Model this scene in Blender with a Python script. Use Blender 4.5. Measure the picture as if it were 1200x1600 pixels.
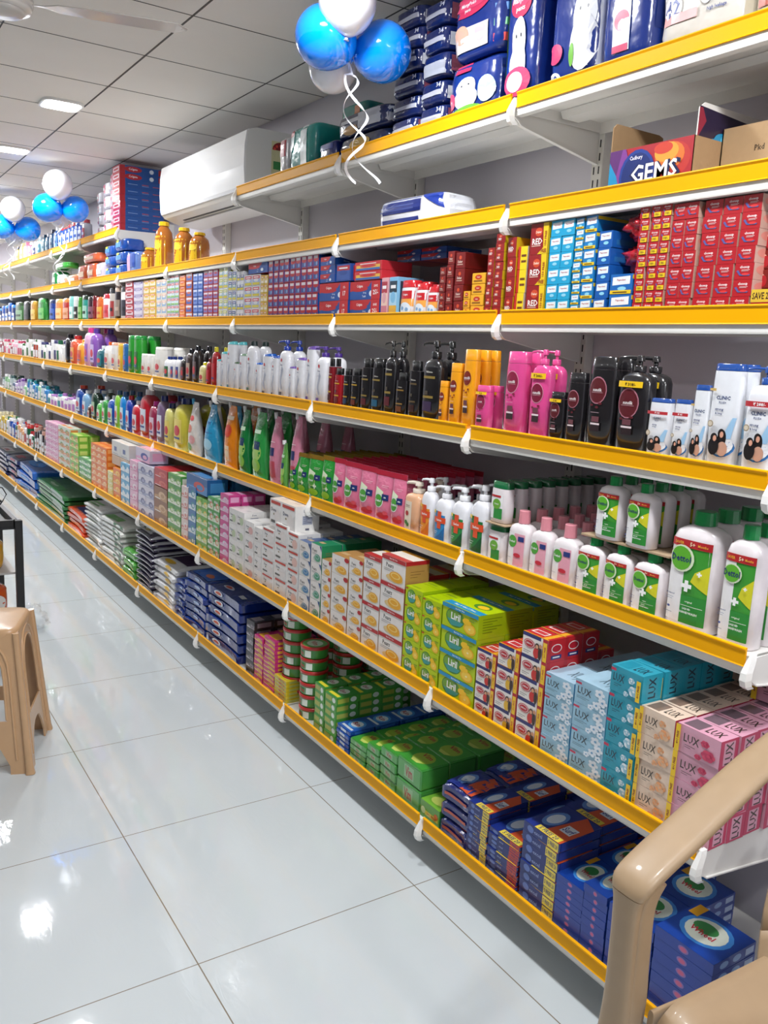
import bpy, math, random
from mathutils import Vector, Matrix, noise

random.seed(7)
for o in list(bpy.data.objects): bpy.data.objects.remove(o)
scene = bpy.context.scene
COL = scene.collection

# ------------------------------------------------------------------ camera
EYE = 1.47                                   # camera height above the floor
RIGHT = Vector((0.83893067, -0.54212102, 0.04795964))
UP = Vector((0.06061411, 0.180646, 0.98167864))
FWD = Vector((0.54085234, 0.82065329, -0.18440966))
FPX = 1326.11                                # focal length for a 1200x1600 frame
cam_data = bpy.data.cameras.new('camera')
cam = bpy.data.objects.new('camera', cam_data); COL.objects.link(cam)
cam_data.sensor_fit = 'VERTICAL'; cam_data.sensor_height = 24.0
cam_data.lens = FPX * 24.0 / 1600.0
cam_data.clip_start = 0.02; cam_data.clip_end = 60
M = Matrix((RIGHT, UP, -FWD)).transposed().to_4x4(); M.translation = (0, 0, EYE)
cam.matrix_world = M
scene.camera = cam

# ------------------------------------------------------------------ light
CEIL = EYE + 1.075
scene.view_settings.view_transform = 'Standard'
scene.view_settings.look = 'None'
scene.view_settings.gamma = 1.0
scene.view_settings.use_curve_mapping = False
scene.view_settings.exposure = 0.22
world = bpy.data.worlds.new('world'); scene.world = world; world.use_nodes = True
world.node_tree.nodes['Background'].inputs[0].default_value = (0.9, 0.95, 1.0, 1)
world.node_tree.nodes['Background'].inputs[1].default_value = 0.15
LAMP_X = (1.0, -1.45); LAMP_Y = [-1.76 + 1.24 * i for i in range(13)]
LAMP_W = 16.0                                  # watts of each ceiling panel
FILL = []
for lx in LAMP_X:
    for ly in LAMP_Y:
        if lx > 0 and abs(ly - 3.2) < .1: continue
        ld = bpy.data.lights.new('panel_light', 'AREA'); ld.shape = 'RECTANGLE'
        ld.size = 0.15; ld.size_y = 0.15; ld.energy = LAMP_W * (1.0 if lx > 0 else 0.16); ld.color = (0.96, 0.98, 1.0)
        lo = bpy.data.objects.new('panel_light', ld); COL.objects.link(lo)
        lo.location = (lx, ly, CEIL - 0.012)

# ------------------------------------------------------------------ helpers
def lin(c):
    return c / 12.92 if c <= 0.04045 else ((c + 0.055) / 1.055) ** 2.4
def rgb(h):
    return tuple(lin(int(h[i:i + 2], 16) / 255.0) for i in (0, 2, 4)) + (1.0,)

_mats = {}
def mat(h, rough=0.38, metal=0.0, coat=0.0, bump=0.0, scale=60.0, alpha=1.0, trans=0.0, var=0.06, emit=0.0):
    """procedural material: flat print colour with faint noise in tone, gloss and relief"""
    key = (h, rough, metal, coat, bump, scale, alpha, trans, var, emit)
    if key in _mats: return _mats[key]
    m = bpy.data.materials.new('mat_' + h); m.use_nodes = True
    nt = m.node_tree; b = nt.nodes['Principled BSDF']
    tc = nt.nodes.new('ShaderNodeTexCoord')
    nz = nt.nodes.new('ShaderNodeTexNoise'); nz.inputs['Scale'].default_value = scale
    nz.inputs['Detail'].default_value = 2
    nt.links.new(tc.outputs['Object'], nz.inputs['Vector'])
    mx = nt.nodes.new('ShaderNodeMix'); mx.data_type = 'RGBA'
    c = rgb(h)
    mx.inputs['A'].default_value = tuple(x * (1 - var) for x in c[:3]) + (1,)
    mx.inputs['B'].default_value = tuple(min(1, x * (1 + var)) for x in c[:3]) + (1,)
    nt.links.new(nz.outputs['Fac'], mx.inputs['Factor'])
    nt.links.new(mx.outputs['Result'], b.inputs['Base Color'])
    b.inputs['Roughness'].default_value = rough
    b.inputs['Metallic'].default_value = metal
    b.inputs['Coat Weight'].default_value = coat
    b.inputs['Coat Roughness'].default_value = 0.06
    b.inputs['Alpha'].default_value = alpha
    b.inputs['Transmission Weight'].default_value = trans
    if emit:
        b.inputs['Emission Color'].default_value = c
        b.inputs['Emission Strength'].default_value = emit
    if bump:
        bp = nt.nodes.new('ShaderNodeBump'); bp.inputs['Strength'].default_value = bump
        bp.inputs['Distance'].default_value = 0.01
        nt.links.new(nz.outputs['Fac'], bp.inputs['Height'])
        nt.links.new(bp.outputs['Normal'], b.inputs['Normal'])
    _mats[key] = m
    return m

class MB:
    """collects polygons and links them as ONE mesh"""
    def __init__(s): s.v = []; s.f = []; s.m = []; s.sm = []; s.mats = []
    def mi(s, m):
        if m not in s.mats: s.mats.append(m)
        return s.mats.index(m)
    def add(s, vs, fs, m, smooth=False):
        o = len(s.v); s.v.extend(vs); k = s.mi(m)
        for f in fs:
            s.f.append(tuple(i + o for i in f)); s.m.append(k); s.sm.append(smooth)
    def box(s, x0, x1, y0, y1, z0, z1, m, c=0.0):
        if c <= 0:
            vs = [(x, y, z) for x in (x0, x1) for y in (y0, y1) for z in (z0, z1)]
            s.add(vs, [(0, 1, 3, 2), (4, 6, 7, 5), (0, 4, 5, 1), (2, 3, 7, 6), (0, 2, 6, 4), (1, 5, 7, 3)], m)
            return
        X = (x0, x1); Y = (y0, y1); Z = (z0, z1); vs = []; idx = {}
        for i in (0, 1):
            for j in (0, 1):
                for k in (0, 1):
                    dx = c if i == 0 else -c; dy = c if j == 0 else -c; dz = c if k == 0 else -c
                    idx[i, j, k, 'x'] = len(vs); vs.append((X[i], Y[j] + dy, Z[k] + dz))
                    idx[i, j, k, 'y'] = len(vs); vs.append((X[i] + dx, Y[j], Z[k] + dz))
                    idx[i, j, k, 'z'] = len(vs); vs.append((X[i] + dx, Y[j] + dy, Z[k]))
        fs = []
        for i in (0, 1):
            q = [idx[i, 0, 0, 'x'], idx[i, 1, 0, 'x'], idx[i, 1, 1, 'x'], idx[i, 0, 1, 'x']]; fs.append(q if i else q[::-1])
            q = [idx[0, i, 0, 'y'], idx[0, i, 1, 'y'], idx[1, i, 1, 'y'], idx[1, i, 0, 'y']]; fs.append(q if i else q[::-1])
            q = [idx[0, 0, i, 'z'], idx[1, 0, i, 'z'], idx[1, 1, i, 'z'], idx[0, 1, i, 'z']]; fs.append(q if i else q[::-1])
        for i in (0, 1):
            for j in (0, 1):
                fs.append([idx[i, j, 0, 'x'], idx[i, j, 0, 'y'], idx[i, j, 1, 'y'], idx[i, j, 1, 'x']][:: (1 if i == j else -1)])
                fs.append([idx[i, 0, j, 'x'], idx[i, 1, j, 'x'], idx[i, 1, j, 'z'], idx[i, 0, j, 'z']][:: (1 if i == j else -1)])
                fs.append([idx[0, i, j, 'y'], idx[0, i, j, 'z'], idx[1, i, j, 'z'], idx[1, i, j, 'y']][:: (1 if i == j else -1)])
        for i in (0, 1):
            for j in (0, 1):
                for k in (0, 1):
                    q = [idx[i, j, k, 'x'], idx[i, j, k, 'y'], idx[i, j, k, 'z']]
                    fs.append(q if (i + j + k) % 2 == 1 else q[::-1])
        s.add(vs, fs, m)
    def prism(s, pts, a0, a1, m, axis='y', smooth=False, cap=True):
        """extrude a 2D outline (counter-clockwise) along an axis"""
        n = len(pts)
        def P(p, a):
            if axis == 'y': return (p[0], a, p[1])
            if axis == 'x': return (a, p[0], p[1])
            return (p[0], p[1], a)
        vs = [P(p, a0) for p in pts] + [P(p, a1) for p in pts]
        fs = [(i, (i + 1) % n, n + (i + 1) % n, n + i) for i in range(n)]
        s.add(vs, fs, m, smooth)
        if cap: s.add(vs, [tuple(range(n))[::-1], tuple(range(n, 2 * n))], m)
    def rings(s, rs, m, smooth=True, cap0=True, cap1=True):
        """loft through rings of equal vertex count"""
        n = len(rs[0]); vs = [p for r in rs for p in r]; fs = []
        for k in range(len(rs) - 1):
            for i in range(n):
                j = (i + 1) % n
                fs.append((k * n + i, k * n + j, (k + 1) * n + j, (k + 1) * n + i))
        s.add(vs, fs, m, smooth)
        if cap0: s.add(list(rs[0]), [tuple(range(n))[::-1]], m)
        if cap1: s.add(list(rs[-1]), [tuple(range(n))], m)
    def tube(s, pts, r, m, n=8, closed=False):
        pts = [Vector(p) for p in pts]; rs = []
        up = Vector((0, 0, 1))
        for i, p in enumerate(pts):
            if closed: t = pts[(i + 1) % len(pts)] - pts[i - 1]
            else: t = pts[min(i + 1, len(pts) - 1)] - pts[max(i - 1, 0)]
            t.normalize()
            a = t.cross(up)
            if a.length < 1e-3: a = t.cross(Vector((1, 0, 0)))
            a.normalize(); b = a.cross(t)
            rr = r[i] if isinstance(r, (list, tuple)) else r
            rs.append([tuple(p + (a * math.cos(q) + b * math.sin(q)) * rr) for q in [2 * math.pi * k / n for k in range(n)]])
        s.rings(rs, m)
    def mesh(s, name):
        me = bpy.data.meshes.new(name); me.from_pydata(s.v, [], s.f)
        for m in s.mats: me.materials.append(m)
        me.polygons.foreach_set('material_index', s.m)
        me.polygons.foreach_set('use_smooth', s.sm)
        me.update(); return me
    def build(s, name, parent=None, loc=(0, 0, 0)):
        o = bpy.data.objects.new(name, s.mesh(name)); COL.objects.link(o)
        if parent: o.parent = parent
        o.location = loc
        return o

def empty(name, loc, rot=(0, 0, 0)):
    o = bpy.data.objects.new(name, None); COL.objects.link(o)
    o.location = loc; o.rotation_euler = rot; o.empty_display_size = 0.05
    return o
def tag(o, label=None, cat=None, group=None, kind=None):
    if label: o['label'] = label
    if cat: o['category'] = cat
    if group: o['group'] = group
    if kind: o['kind'] = kind
    return o

# ------------------------------------------------------------------ setting
WALL = 1.88
BAY = 0.9
def J(k): return 0.9054 + BAY * k            # y of the k-th shelf joint
XS = [1.3709, 1.3759, 1.4557, 1.4504, 1.529, 1.5308, 1.529]      # front of each shelf
ZS = [EYE + z for z in (-1.3145, -.9141, -.5259, -.1803, .128, .4005, .6731)]   # top edge of each strip
YN, YF = -2.6, J(12) + 0.3                   # near and far walls
XL = -3.2

def floor_material():
    m = bpy.data.materials.new('floor_tiles'); m.use_nodes = True
    nt = m.node_tree; N = nt.nodes; L = nt.links; b = N['Principled BSDF']
    tc = N.new('ShaderNodeTexCoord'); sep = N.new('ShaderNodeSeparateXYZ'); L.new(tc.outputs['Object'], sep.inputs[0])
    def math_(op, a, bb=None, c=None):
        n = N.new('ShaderNodeMath'); n.operation = op
        for i, q in enumerate((a, bb, c)):
            if q is None: continue
            if isinstance(q, (int, float)): n.inputs[i].default_value = q
            else: L.new(q, n.inputs[i])
        return n.outputs[0]
    def line(out, off, size, w):
        t = math_('FRACT', math_('DIVIDE', math_('SUBTRACT', out, off - 20 * size), size))
        d = math_('MULTIPLY', math_('MINIMUM', t, math_('SUBTRACT', 1.0, t)), size)
        return math_('LESS_THAN', d, w)
    g = math_('MAXIMUM', line(sep.outputs[0], 0.6653, 0.6356, 0.0016), line(sep.outputs[1], 2.3476, 0.6211, 0.0014))
    nz = N.new('ShaderNodeTexNoise'); nz.inputs['Scale'].default_value = 1.2; nz.inputs['Detail'].default_value = 4
    L.new(tc.outputs['Object'], nz.inputs['Vector'])
    base = N.new('ShaderNodeMix'); base.data_type = 'RGBA'
    base.inputs['A'].default_value = rgb('C3CBCF'); base.inputs['B'].default_value = rgb('D2D8DA')
    L.new(nz.outputs['Fac'], base.inputs['Factor'])
    mx = N.new('ShaderNodeMix'); mx.data_type = 'RGBA'; L.new(g, mx.inputs['Factor'])
    L.new(base.outputs['Result'], mx.inputs['A']); mx.inputs['B'].default_value = rgb('857A6B')
    L.new(mx.outputs['Result'], b.inputs['Base Color'])
    b.inputs['Roughness'].default_value = 0.045
    b.inputs['IOR'].default_value = 1.55
    # polishing streaks: long wavy relief
    mp = N.new('ShaderNodeMapping'); mp.inputs['Scale'].default_value = (14, 5, 1); mp.inputs['Rotation'].default_value = (0, 0, 0.12)
    L.new(tc.outputs['Object'], mp.inputs[0])
    n2 = N.new('ShaderNodeTexNoise'); n2.inputs['Scale'].default_value = 1.0; n2.inputs['Detail'].default_value = 3
    n2.inputs['Distortion'].default_value = 0.6
    L.new(mp.outputs[0], n2.inputs['Vector'])
    # patches where the glaze ripples strongly
    n3 = N.new('ShaderNodeTexNoise'); n3.inputs['Scale'].default_value = 2.2; n3.inputs['Detail'].default_value = 1
    L.new(tc.outputs['Object'], n3.inputs['Vector'])
    mp2 = N.new('ShaderNodeMapping'); mp2.inputs['Scale'].default_value = (45, 14, 1); mp2.inputs['Rotation'].default_value = (0, 0, 0.3)
    L.new(tc.outputs['Object'], mp2.inputs[0])
    n4 = N.new('ShaderNodeTexNoise'); n4.inputs['Scale'].default_value = 1.0; n4.inputs['Detail'].default_value = 1; n4.inputs['Distortion'].default_value = 1.2
    L.new(mp2.outputs[0], n4.inputs['Vector'])
    msk = math_('MULTIPLY', math_('MAXIMUM', math_('SUBTRACT', n3.outputs['Fac'], .5), 0.0), 8.0)
    rel = math_('ADD', n2.outputs['Fac'], math_('MULTIPLY', math_('MULTIPLY', n4.outputs['Fac'], msk), 1.0))
    bp = N.new('ShaderNodeBump'); bp.inputs['Strength'].default_value = 0.05; bp.inputs['Distance'].default_value = 0.01
    L.new(rel, bp.inputs['Height']); L.new(bp.outputs['Normal'], b.inputs['Normal'])
    return m

def struct(name, mb, label=None):
    o = mb.build(name); tag(o, label, None, None, 'structure'); return o

q = MB(); q.box(XL, WALL + .1, YN, YF, -0.1, 0, floor_material()); struct('floor', q)
wallm = mat('D6D2DA', 0.75, scale=3, var=0.03, bump=0.02)
q = MB(); q.box(WALL, WALL + .1, YN, YF, 0, CEIL, wallm); struct('wall_right', q)
q = MB(); q.box(XL - .1, XL, YN, YF, 0, CEIL, mat('5A5452', 0.75, scale=3)); struct('wall_left', q)  # unseen opposite wall, its tone made dark to cut bounce light into the shelves
q = MB(); q.box(XL - .1, WALL + .1, YF, YF + .1, 0, CEIL, wallm); struct('wall_far', q)
q = MB(); q.box(XL - .1, WALL + .1, YN - .1, YN, 0, CEIL, wallm); struct('wall_near', q)
CX, CY, C0X, C0Y = 0.5059, 0.5116, 1.0990, 2.9740
q = MB(); q.box(XL - .1, WALL + .1, YN - .1, YF + .1, CEIL, CEIL + .1, mat('EAE6E0', 0.8, scale=5, var=0.03, bump=0.03)); struct('ceiling', q)
q = MB(); gm = mat('3A3836', 0.6)
i0 = math.ceil((XL - C0X) / CX); i1 = int((WALL - C0X) / CX)
for i in range(i0, i1 + 1):
    w = 0.0035 if i % 2 == 0 else 0.0025
    q.box(C0X + i * CX - w, C0X + i * CX + w, YN, YF, CEIL - .0015, CEIL, gm)
for j in range(math.ceil((YN - C0Y) / CY), int((YF - C0Y) / CY) + 1):
    q.box(XL, WALL, C0Y + j * CY - .0018, C0Y + j * CY + .0018, CEIL - .0012, CEIL, gm)
struct('trim_1', q, 'dark joints between the grey ceiling tiles')

# ceiling panels of light
def rrect(w, h, r, n=5, cx=0, cy=0):
    pts = []
    for (sx, sy, a0) in ((1, 1, 0), (-1, 1, 90), (-1, -1, 180), (1, -1, 270)):
        for k in range(n + 1):
            a = math.radians(a0 + 90 * k / n)
            pts.append((cx + sx * (w / 2 - r) + r * math.cos(a), cy + sy * (h / 2 - r) + r * math.sin(a)))
    return pts
lampm = mat('FFFFFF', 0.4, emit=9.0, var=0)
rimm = mat('F2F2F0', 0.4)
ORD = ['zeroth', 'first', 'second', 'third', 'fourth', 'fifth', 'sixth', 'seventh', 'eighth', 'ninth', 'tenth', 'eleventh', 'twelfth', 'thirteenth',
       'fourteenth', 'fifteenth', 'sixteenth', 'seventeenth', 'eighteenth', 'nineteenth', 'twentieth']
for ix, lx in enumerate(LAMP_X):
    for iy, ly in enumerate(LAMP_Y):
        if (ix == 1 and not (2 < ly < 12)) or (ix == 0 and abs(ly - 3.2) < .1): continue
        t = empty('ceiling_light', (lx, ly, CEIL))
        if ix == 0 and abs(ly - 4.44) < .1: lb = 'lit square ceiling panel light, the nearer of the two above the aisle'
        elif ix == 0 and abs(ly - 5.68) < .1: lb = 'lit square ceiling panel light at the left edge, above the balloons'
        else: lb = 'lit square ceiling panel light outside the picture'
        tag(t, lb, 'ceiling light', 'square panel lights in the ceiling')
        a = MB(); a.prism(rrect(.185, .185, .045), -.011, 0, rimm, 'z'); a.build('rim', t)
        a = MB(); a.prism(rrect(.165, .165, .04), -.0115, -.011, lampm, 'z'); a.build('diffuser', t)

# ------------------------------------------------------------------ shelving
white = mat('E9E7E2', 0.32, scale=8, var=0.02)
yellow = mat('F7AE00', 0.45, scale=8, var=0.04)
yellow.node_tree.nodes['Principled BSDF'].inputs['Specular IOR Level'].default_value = 0.15
greym = mat('8A8885', 0.5)
SURF = [z - 0.016 for z in ZS]               # top of each board
SHELFNAME = ['lowest', 'second', 'third', 'fourth', 'fifth', 'sixth', 'top']
def bays(s): return [k for k in range(12) if not (s == 6 and k in (3, 4))]
def make_board(s):
    x0 = XS[s] + .004; x1 = 1.842; z1 = 0; L = BAY - .012
    a = MB()
    a.box(x0, x1, -L / 2, L / 2, -.004, 0, white)
    a.box(x0, x0 + .003, -L / 2, L / 2, -.041, 0, white, .0008)
    a.box(x0, x0 + .02, -L / 2, L / 2, -.041, -.038, white)
    a.box(x1 - .003, x1, -L / 2, L / 2, -.034, 0, white)
    a.box(x0, x1, -L / 2, -L / 2 + .002, -.03, 0, white)
    a.box(x0, x1, L / 2 - .002, L / 2, -.03, 0, white)
    xm = (x0 + x1) / 2 + .03
    a.prism([(xm - .04, -.005), (xm - .03, -.022), (xm + .03, -.022), (xm + .04, -.005)], -L / 2 + .01, L / 2 - .01, white, 'y')
    return a.mesh('board')
def make_strip(s):
    L = BAY - .023
    # price strip: shallow channel clipped over the board's lip, leaning a little forward at the top
    pr = [(.004, .0), (.0, .0), (-.003, -.001), (-.0035, -.0035), (-.0005, -.008), (.0005, -.036), (-.001, -.0385), (.004, -.0385)]
    a = MB(); a.prism([(p[0] + XS[s], p[1]) for p in pr][::-1], -L / 2, L / 2, yellow, 'y')
    return a.mesh('price_strip')
def make_bracket(s):
    x0 = XS[s] - .008; xb = 1.845
    a = MB()
    pl = [(x0 + .012, -.02), (x0 + .006, -.05), (x0 + .008, -.066), (x0 + .03, -.075), (xb, -.128), (xb, -.012), (x0 + .03, -.018)]
    a.prism(pl, -.0015, .0015, white, 'y')
    a.prism([(x0 + .01, -.062), (x0 + .03, -.0765), (xb, -.1295), (xb, -.1265), (x0 + .03, -.0735), (x0 + .013, -.06)], -.006, .006, white, 'y')
    return a.mesh('bracket')
def make_nose(s):
    x0 = XS[s] - .012
    a = MB(); r = []
    prof = [(x0 + .012, -.012, .004), (x0 + .006, -.024, .0075), (x0 + .001, -.045, .009), (x0 - .001, -.06, .0095), (x0 + .004, -.073, .009), (x0 + .015, -.08, .007)]
    for (x, z, w) in prof:
        d = .014; w *= 1.17 if z < -.04 else 1.05; x -= .006 if z < -.04 else 0
        r.append([(x, -w * .6, z), (x + d, -w, z + .002), (x + d, w, z + .002), (x, w * .6, z)])
    a.rings(r, mat('F4F3EF', .25, coat=.4), smooth=False)
    return a.mesh('end_cap')
bmesh_ = [make_board(s) for s in range(7)]; smesh = [make_strip(s) for s in range(7)]
kmesh = [make_bracket(s) for s in range(7)]; nmesh = [make_nose(s) for s in range(7)]
def link(name, me, parent, loc=(0, 0, 0)):
    o = bpy.data.objects.new(name, me); COL.objects.link(o); o.location = loc; o.parent = parent; return o
def ordlab(k): return ORD[k + 1]
for s in range(7):
    for k in bays(s):
        t = empty('shelf', (0, J(k) + BAY / 2, 0))
        tag(t, 'white metal shelf with yellow front strip, %s level, %s bay from the right end' % (SHELFNAME[s], ordlab(k)), 'shelf', 'shelves along the right wall')
        link('board', bmesh_[s], t, (0, 0, SURF[s])); link('price_strip', smesh[s], t, (0, 0, ZS[s]))
    ks = sorted(set(bays(s)) | set(k + 1 for k in bays(s)))
    for k in ks:
        t = empty('shelf_bracket', (0, J(k), ZS[s]))
        tag(t, 'white metal shelf bracket with rounded nose, %s level, %s from the right end' % (SHELFNAME[s], ordlab(k)), 'shelf bracket', 'brackets holding the shelves')
        link('arm', kmesh[s], t); link('end_cap', nmesh[s], t)
# slotted uprights
a = MB()
a.box(1.846, WALL - .0005, -.02, .02, 0, 2.19, mat('E4E2DC', .35), .002)
dk = mat('2C2B2A', .8)
for i in range(60):
    z = .1 + i * .035
    if z > 2.17: break
    a.box(1.8452, 1.8462, -.011, -.007, z, z + .02, dk); a.box(1.8452, 1.8462, .007, .011, z, z + .02, dk)
ume = a.mesh('upright')
for k in range(13):
    o = bpy.data.objects.new('slotted_upright', ume); COL.objects.link(o); o.location = (0, J(k), 0)
    tag(o, 'white slotted metal upright on the right wall, %s from the right end' % ordlab(k), 'upright', 'uprights of the shelving')

# ------------------------------------------------------------------ printing
_txt = {}
def text_geo(s):
    if s in _txt: return _txt[s]
    cu = bpy.data.curves.new('t', 'FONT'); cu.body = s; cu.size = 1.0; cu.resolution_u = 1; cu.offset = 0.02
    ob = bpy.data.objects.new('t', cu); COL.objects.link(ob)
    me = bpy.data.meshes.new_from_object(ob)
    vs = [(v.co.x, v.co.y) for v in me.vertices]; fs = [tuple(p.vertices) for p in me.polygons]
    bpy.data.objects.remove(ob); bpy.data.curves.remove(cu); bpy.data.meshes.remove(me)
    if not vs: vs = [(0, 0)]; fs = []
    x0 = min(v[0] for v in vs); x1 = max(v[0] for v in vs); y0 = min(v[1] for v in vs); y1 = max(v[1] for v in vs)
    vs = [(v[0] - (x0 + x1) / 2, v[1] - (y0 + y1) / 2) for v in vs]
    _txt[s] = (vs, fs, x1 - x0, y1 - y0); return _txt[s]

PR = dict(rough=.35, coat=.25)
def pm(c): return mat(c, **PR) if isinstance(c, str) else c
def decals(mb, mp, els, W, H, curved=False, lift=.00025):
    """print shapes on a face: mp(a, b, lift) -> point, a and b run 0..1 over a face W x H metres"""
    for li, e in enumerate(els):
        L = lift * (1 + li * .7); k = e[0]
        if k == 'R':
            _, x0, y0, x1, y1, c = e
            n = max(1, int(abs(x1 - x0) * 10)) if curved else 1; m = max(1, int(abs(y1 - y0) * 10)) if curved else 1
            vs = [mp(x0 + (x1 - x0) * i / n, y0 + (y1 - y0) * j / m, L) for j in range(m + 1) for i in range(n + 1)]
            fs = [(j * (n + 1) + i, j * (n + 1) + i + 1, (j + 1) * (n + 1) + i + 1, (j + 1) * (n + 1) + i) for j in range(m) for i in range(n)]
            mb.add(vs, fs, pm(c))
        elif k == 'E':
            _, cx, cy, rx, ry, c = e; N = 18
            vs = [mp(cx, cy, L)]; rr = (.5, 1) if curved else (1,)
            for r in rr: vs += [mp(cx + rx * r * math.cos(2 * math.pi * i / N), cy + ry * r * math.sin(2 * math.pi * i / N), L) for i in range(N)]
            fs = [(0, 1 + i, 1 + (i + 1) % N) for i in range(N)]
            if curved: fs += [(1 + i, 1 + N + i, 1 + N + (i + 1) % N, 1 + (i + 1) % N) for i in range(N)]
            mb.add(vs, fs, pm(c))
        elif k == 'P':
            _, pts, c = e
            if curved and len(pts) == 4:
                n = 6; vs = []
                for j in range(n + 1):
                    for i in range(n + 1):
                        a = i / n; b = j / n
                        p = [(pts[0][q] * (1 - a) + pts[1][q] * a) * (1 - b) + (pts[3][q] * (1 - a) + pts[2][q] * a) * b for q in (0, 1)]
                        vs.append(mp(p[0], p[1], L))
                mb.add(vs, [(j * (n + 1) + i, j * (n + 1) + i + 1, (j + 1) * (n + 1) + i + 1, (j + 1) * (n + 1) + i) for j in range(n) for i in range(n)], pm(c))
            else: mb.add([mp(p[0], p[1], L) for p in pts], [tuple(range(len(pts)))], pm(c))
        elif k == 'T':
            # text, centre, height (share of face height), colour, widest share of face width, optional rotation in degrees
            s_, cx, cy, hh, c = e[1:6]; mw = e[6] if len(e) > 6 else .9; rot = math.radians(e[7]) if len(e) > 7 else 0
            vs, fs, tw, th = text_geo(s_)
            sc = hh * H / max(th, .01)
            lim = (mw * W if abs(math.sin(rot)) < .7 else mw * H)
            sx = min(sc, lim / max(tw, .01))
            ca, sa = math.cos(rot), math.sin(rot); out = []
            for (x, y) in vs:
                X = x * sx; Y = y * sc; out.append(mp(cx + (X * ca - Y * sa) / W, cy + (X * sa + Y * ca) / H, L))
            mb.add(out, fs, pm(c))
def grid_lines(x0, x1, y0, n, step, th, c):
    """small rows of print"""
    return [('R', x0, y0 - i * step, x0 + (x1 - x0) * (1 - .25 * (i % 3)), y0 - i * step + th, c) for i in range(n)]
def cross(cx, cy, r, t, c, asp=1.0):
    return [('R', cx - r, cy - t * asp, cx + r, cy + t * asp, c), ('R', cx - t, cy - r * asp, cx + t, cy + r * asp, c)]

class Proto:
    def __init__(s, parts, w, d, h): s.parts = parts; s.w = w; s.d = d; s.h = h

def carton(w, d, h, body, front=(), side=(), top=(), film=False, c=.0012, shared=None):
    mb = MB(); bm = pm(body) if not film else mat(body, rough=.16, coat=.6, bump=.25, scale=70)
    mb.box(-w / 2, w / 2, -d / 2, d / 2, 0, h, bm, c)
    F = lambda a, b, l: ((a - .5) * w, -d / 2 - l, b * h)
    S = lambda a, b, l: (w / 2 + l, (a - .5) * d, b * h)
    S2 = lambda a, b, l: (-w / 2 - l, (.5 - a) * d, b * h)
    T = lambda a, b, l: ((a - .5) * w, (b - .5) * d, h + l)
    decals(mb, F, front, w, h); decals(mb, S, side, d, h); decals(mb, T, top, w, d); decals(mb, S2, side, d, h)
    return Proto([('box', mb.mesh('box'), None)], w, d, h)

def sup(hw, hd, n, N=28):
    pts = []
    for i in range(N):
        a = 2 * math.pi * (i + .5) / N; c, s_ = math.cos(a), math.sin(a)
        pts.append((math.copysign(abs(c) ** (2 / n), c) * hw, math.copysign(abs(s_) ** (2 / n), s_) * hd))
    return pts
def interp(prof, z):
    for i in range(len(prof) - 1):
        if z <= prof[i + 1][0]:
            t = (z - prof[i][0]) / max(1e-6, prof[i + 1][0] - prof[i][0]); return [prof[i][k] * (1 - t) + prof[i + 1][k] * t for k in range(1, len(prof[0]))]
    return list(prof[-1][1:])
def bottle_body(prof, n, m, els, W, H, mb=None, lab=None, N=28):
    mb = mb or MB()
    rs = [[(x, y, p[0]) for x, y in sup(p[1], p[2], n, N)] for p in prof]
    mb.rings(rs, m)
    def F(a, b, l):
        z = b * H; hw, hd = interp(prof, z)[:2]; x = (a - .5) * W; t = min(.985, abs(x) / hw)
        if abs(x) > hw * .985: x = math.copysign(hw * .985, x)
        y = -hd * (1 - t ** n) ** (1 / n)
        return (x * (1 + l / hw), y - l * 1.6, z)
    decals(lab or mb, F, els, W, H, True, .0003)
    return mb
def cyl(mb, x, y, r, z0, z1, m, N=16, r1=None, bev=.0015, ridge=0):
    r1 = r1 or r; rs = []
    for (z, rr) in ((z0, r), (z1 - bev, r1), (z1, r1 - bev)):
        rs.append([(x + (rr * (1 - ridge * (i % 2))) * math.cos(2 * math.pi * i / N), y + (rr * (1 - ridge * (i % 2))) * math.sin(2 * math.pi * i / N), z) for i in range(N)])
    mb.rings(rs, m, smooth=ridge == 0)

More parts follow.
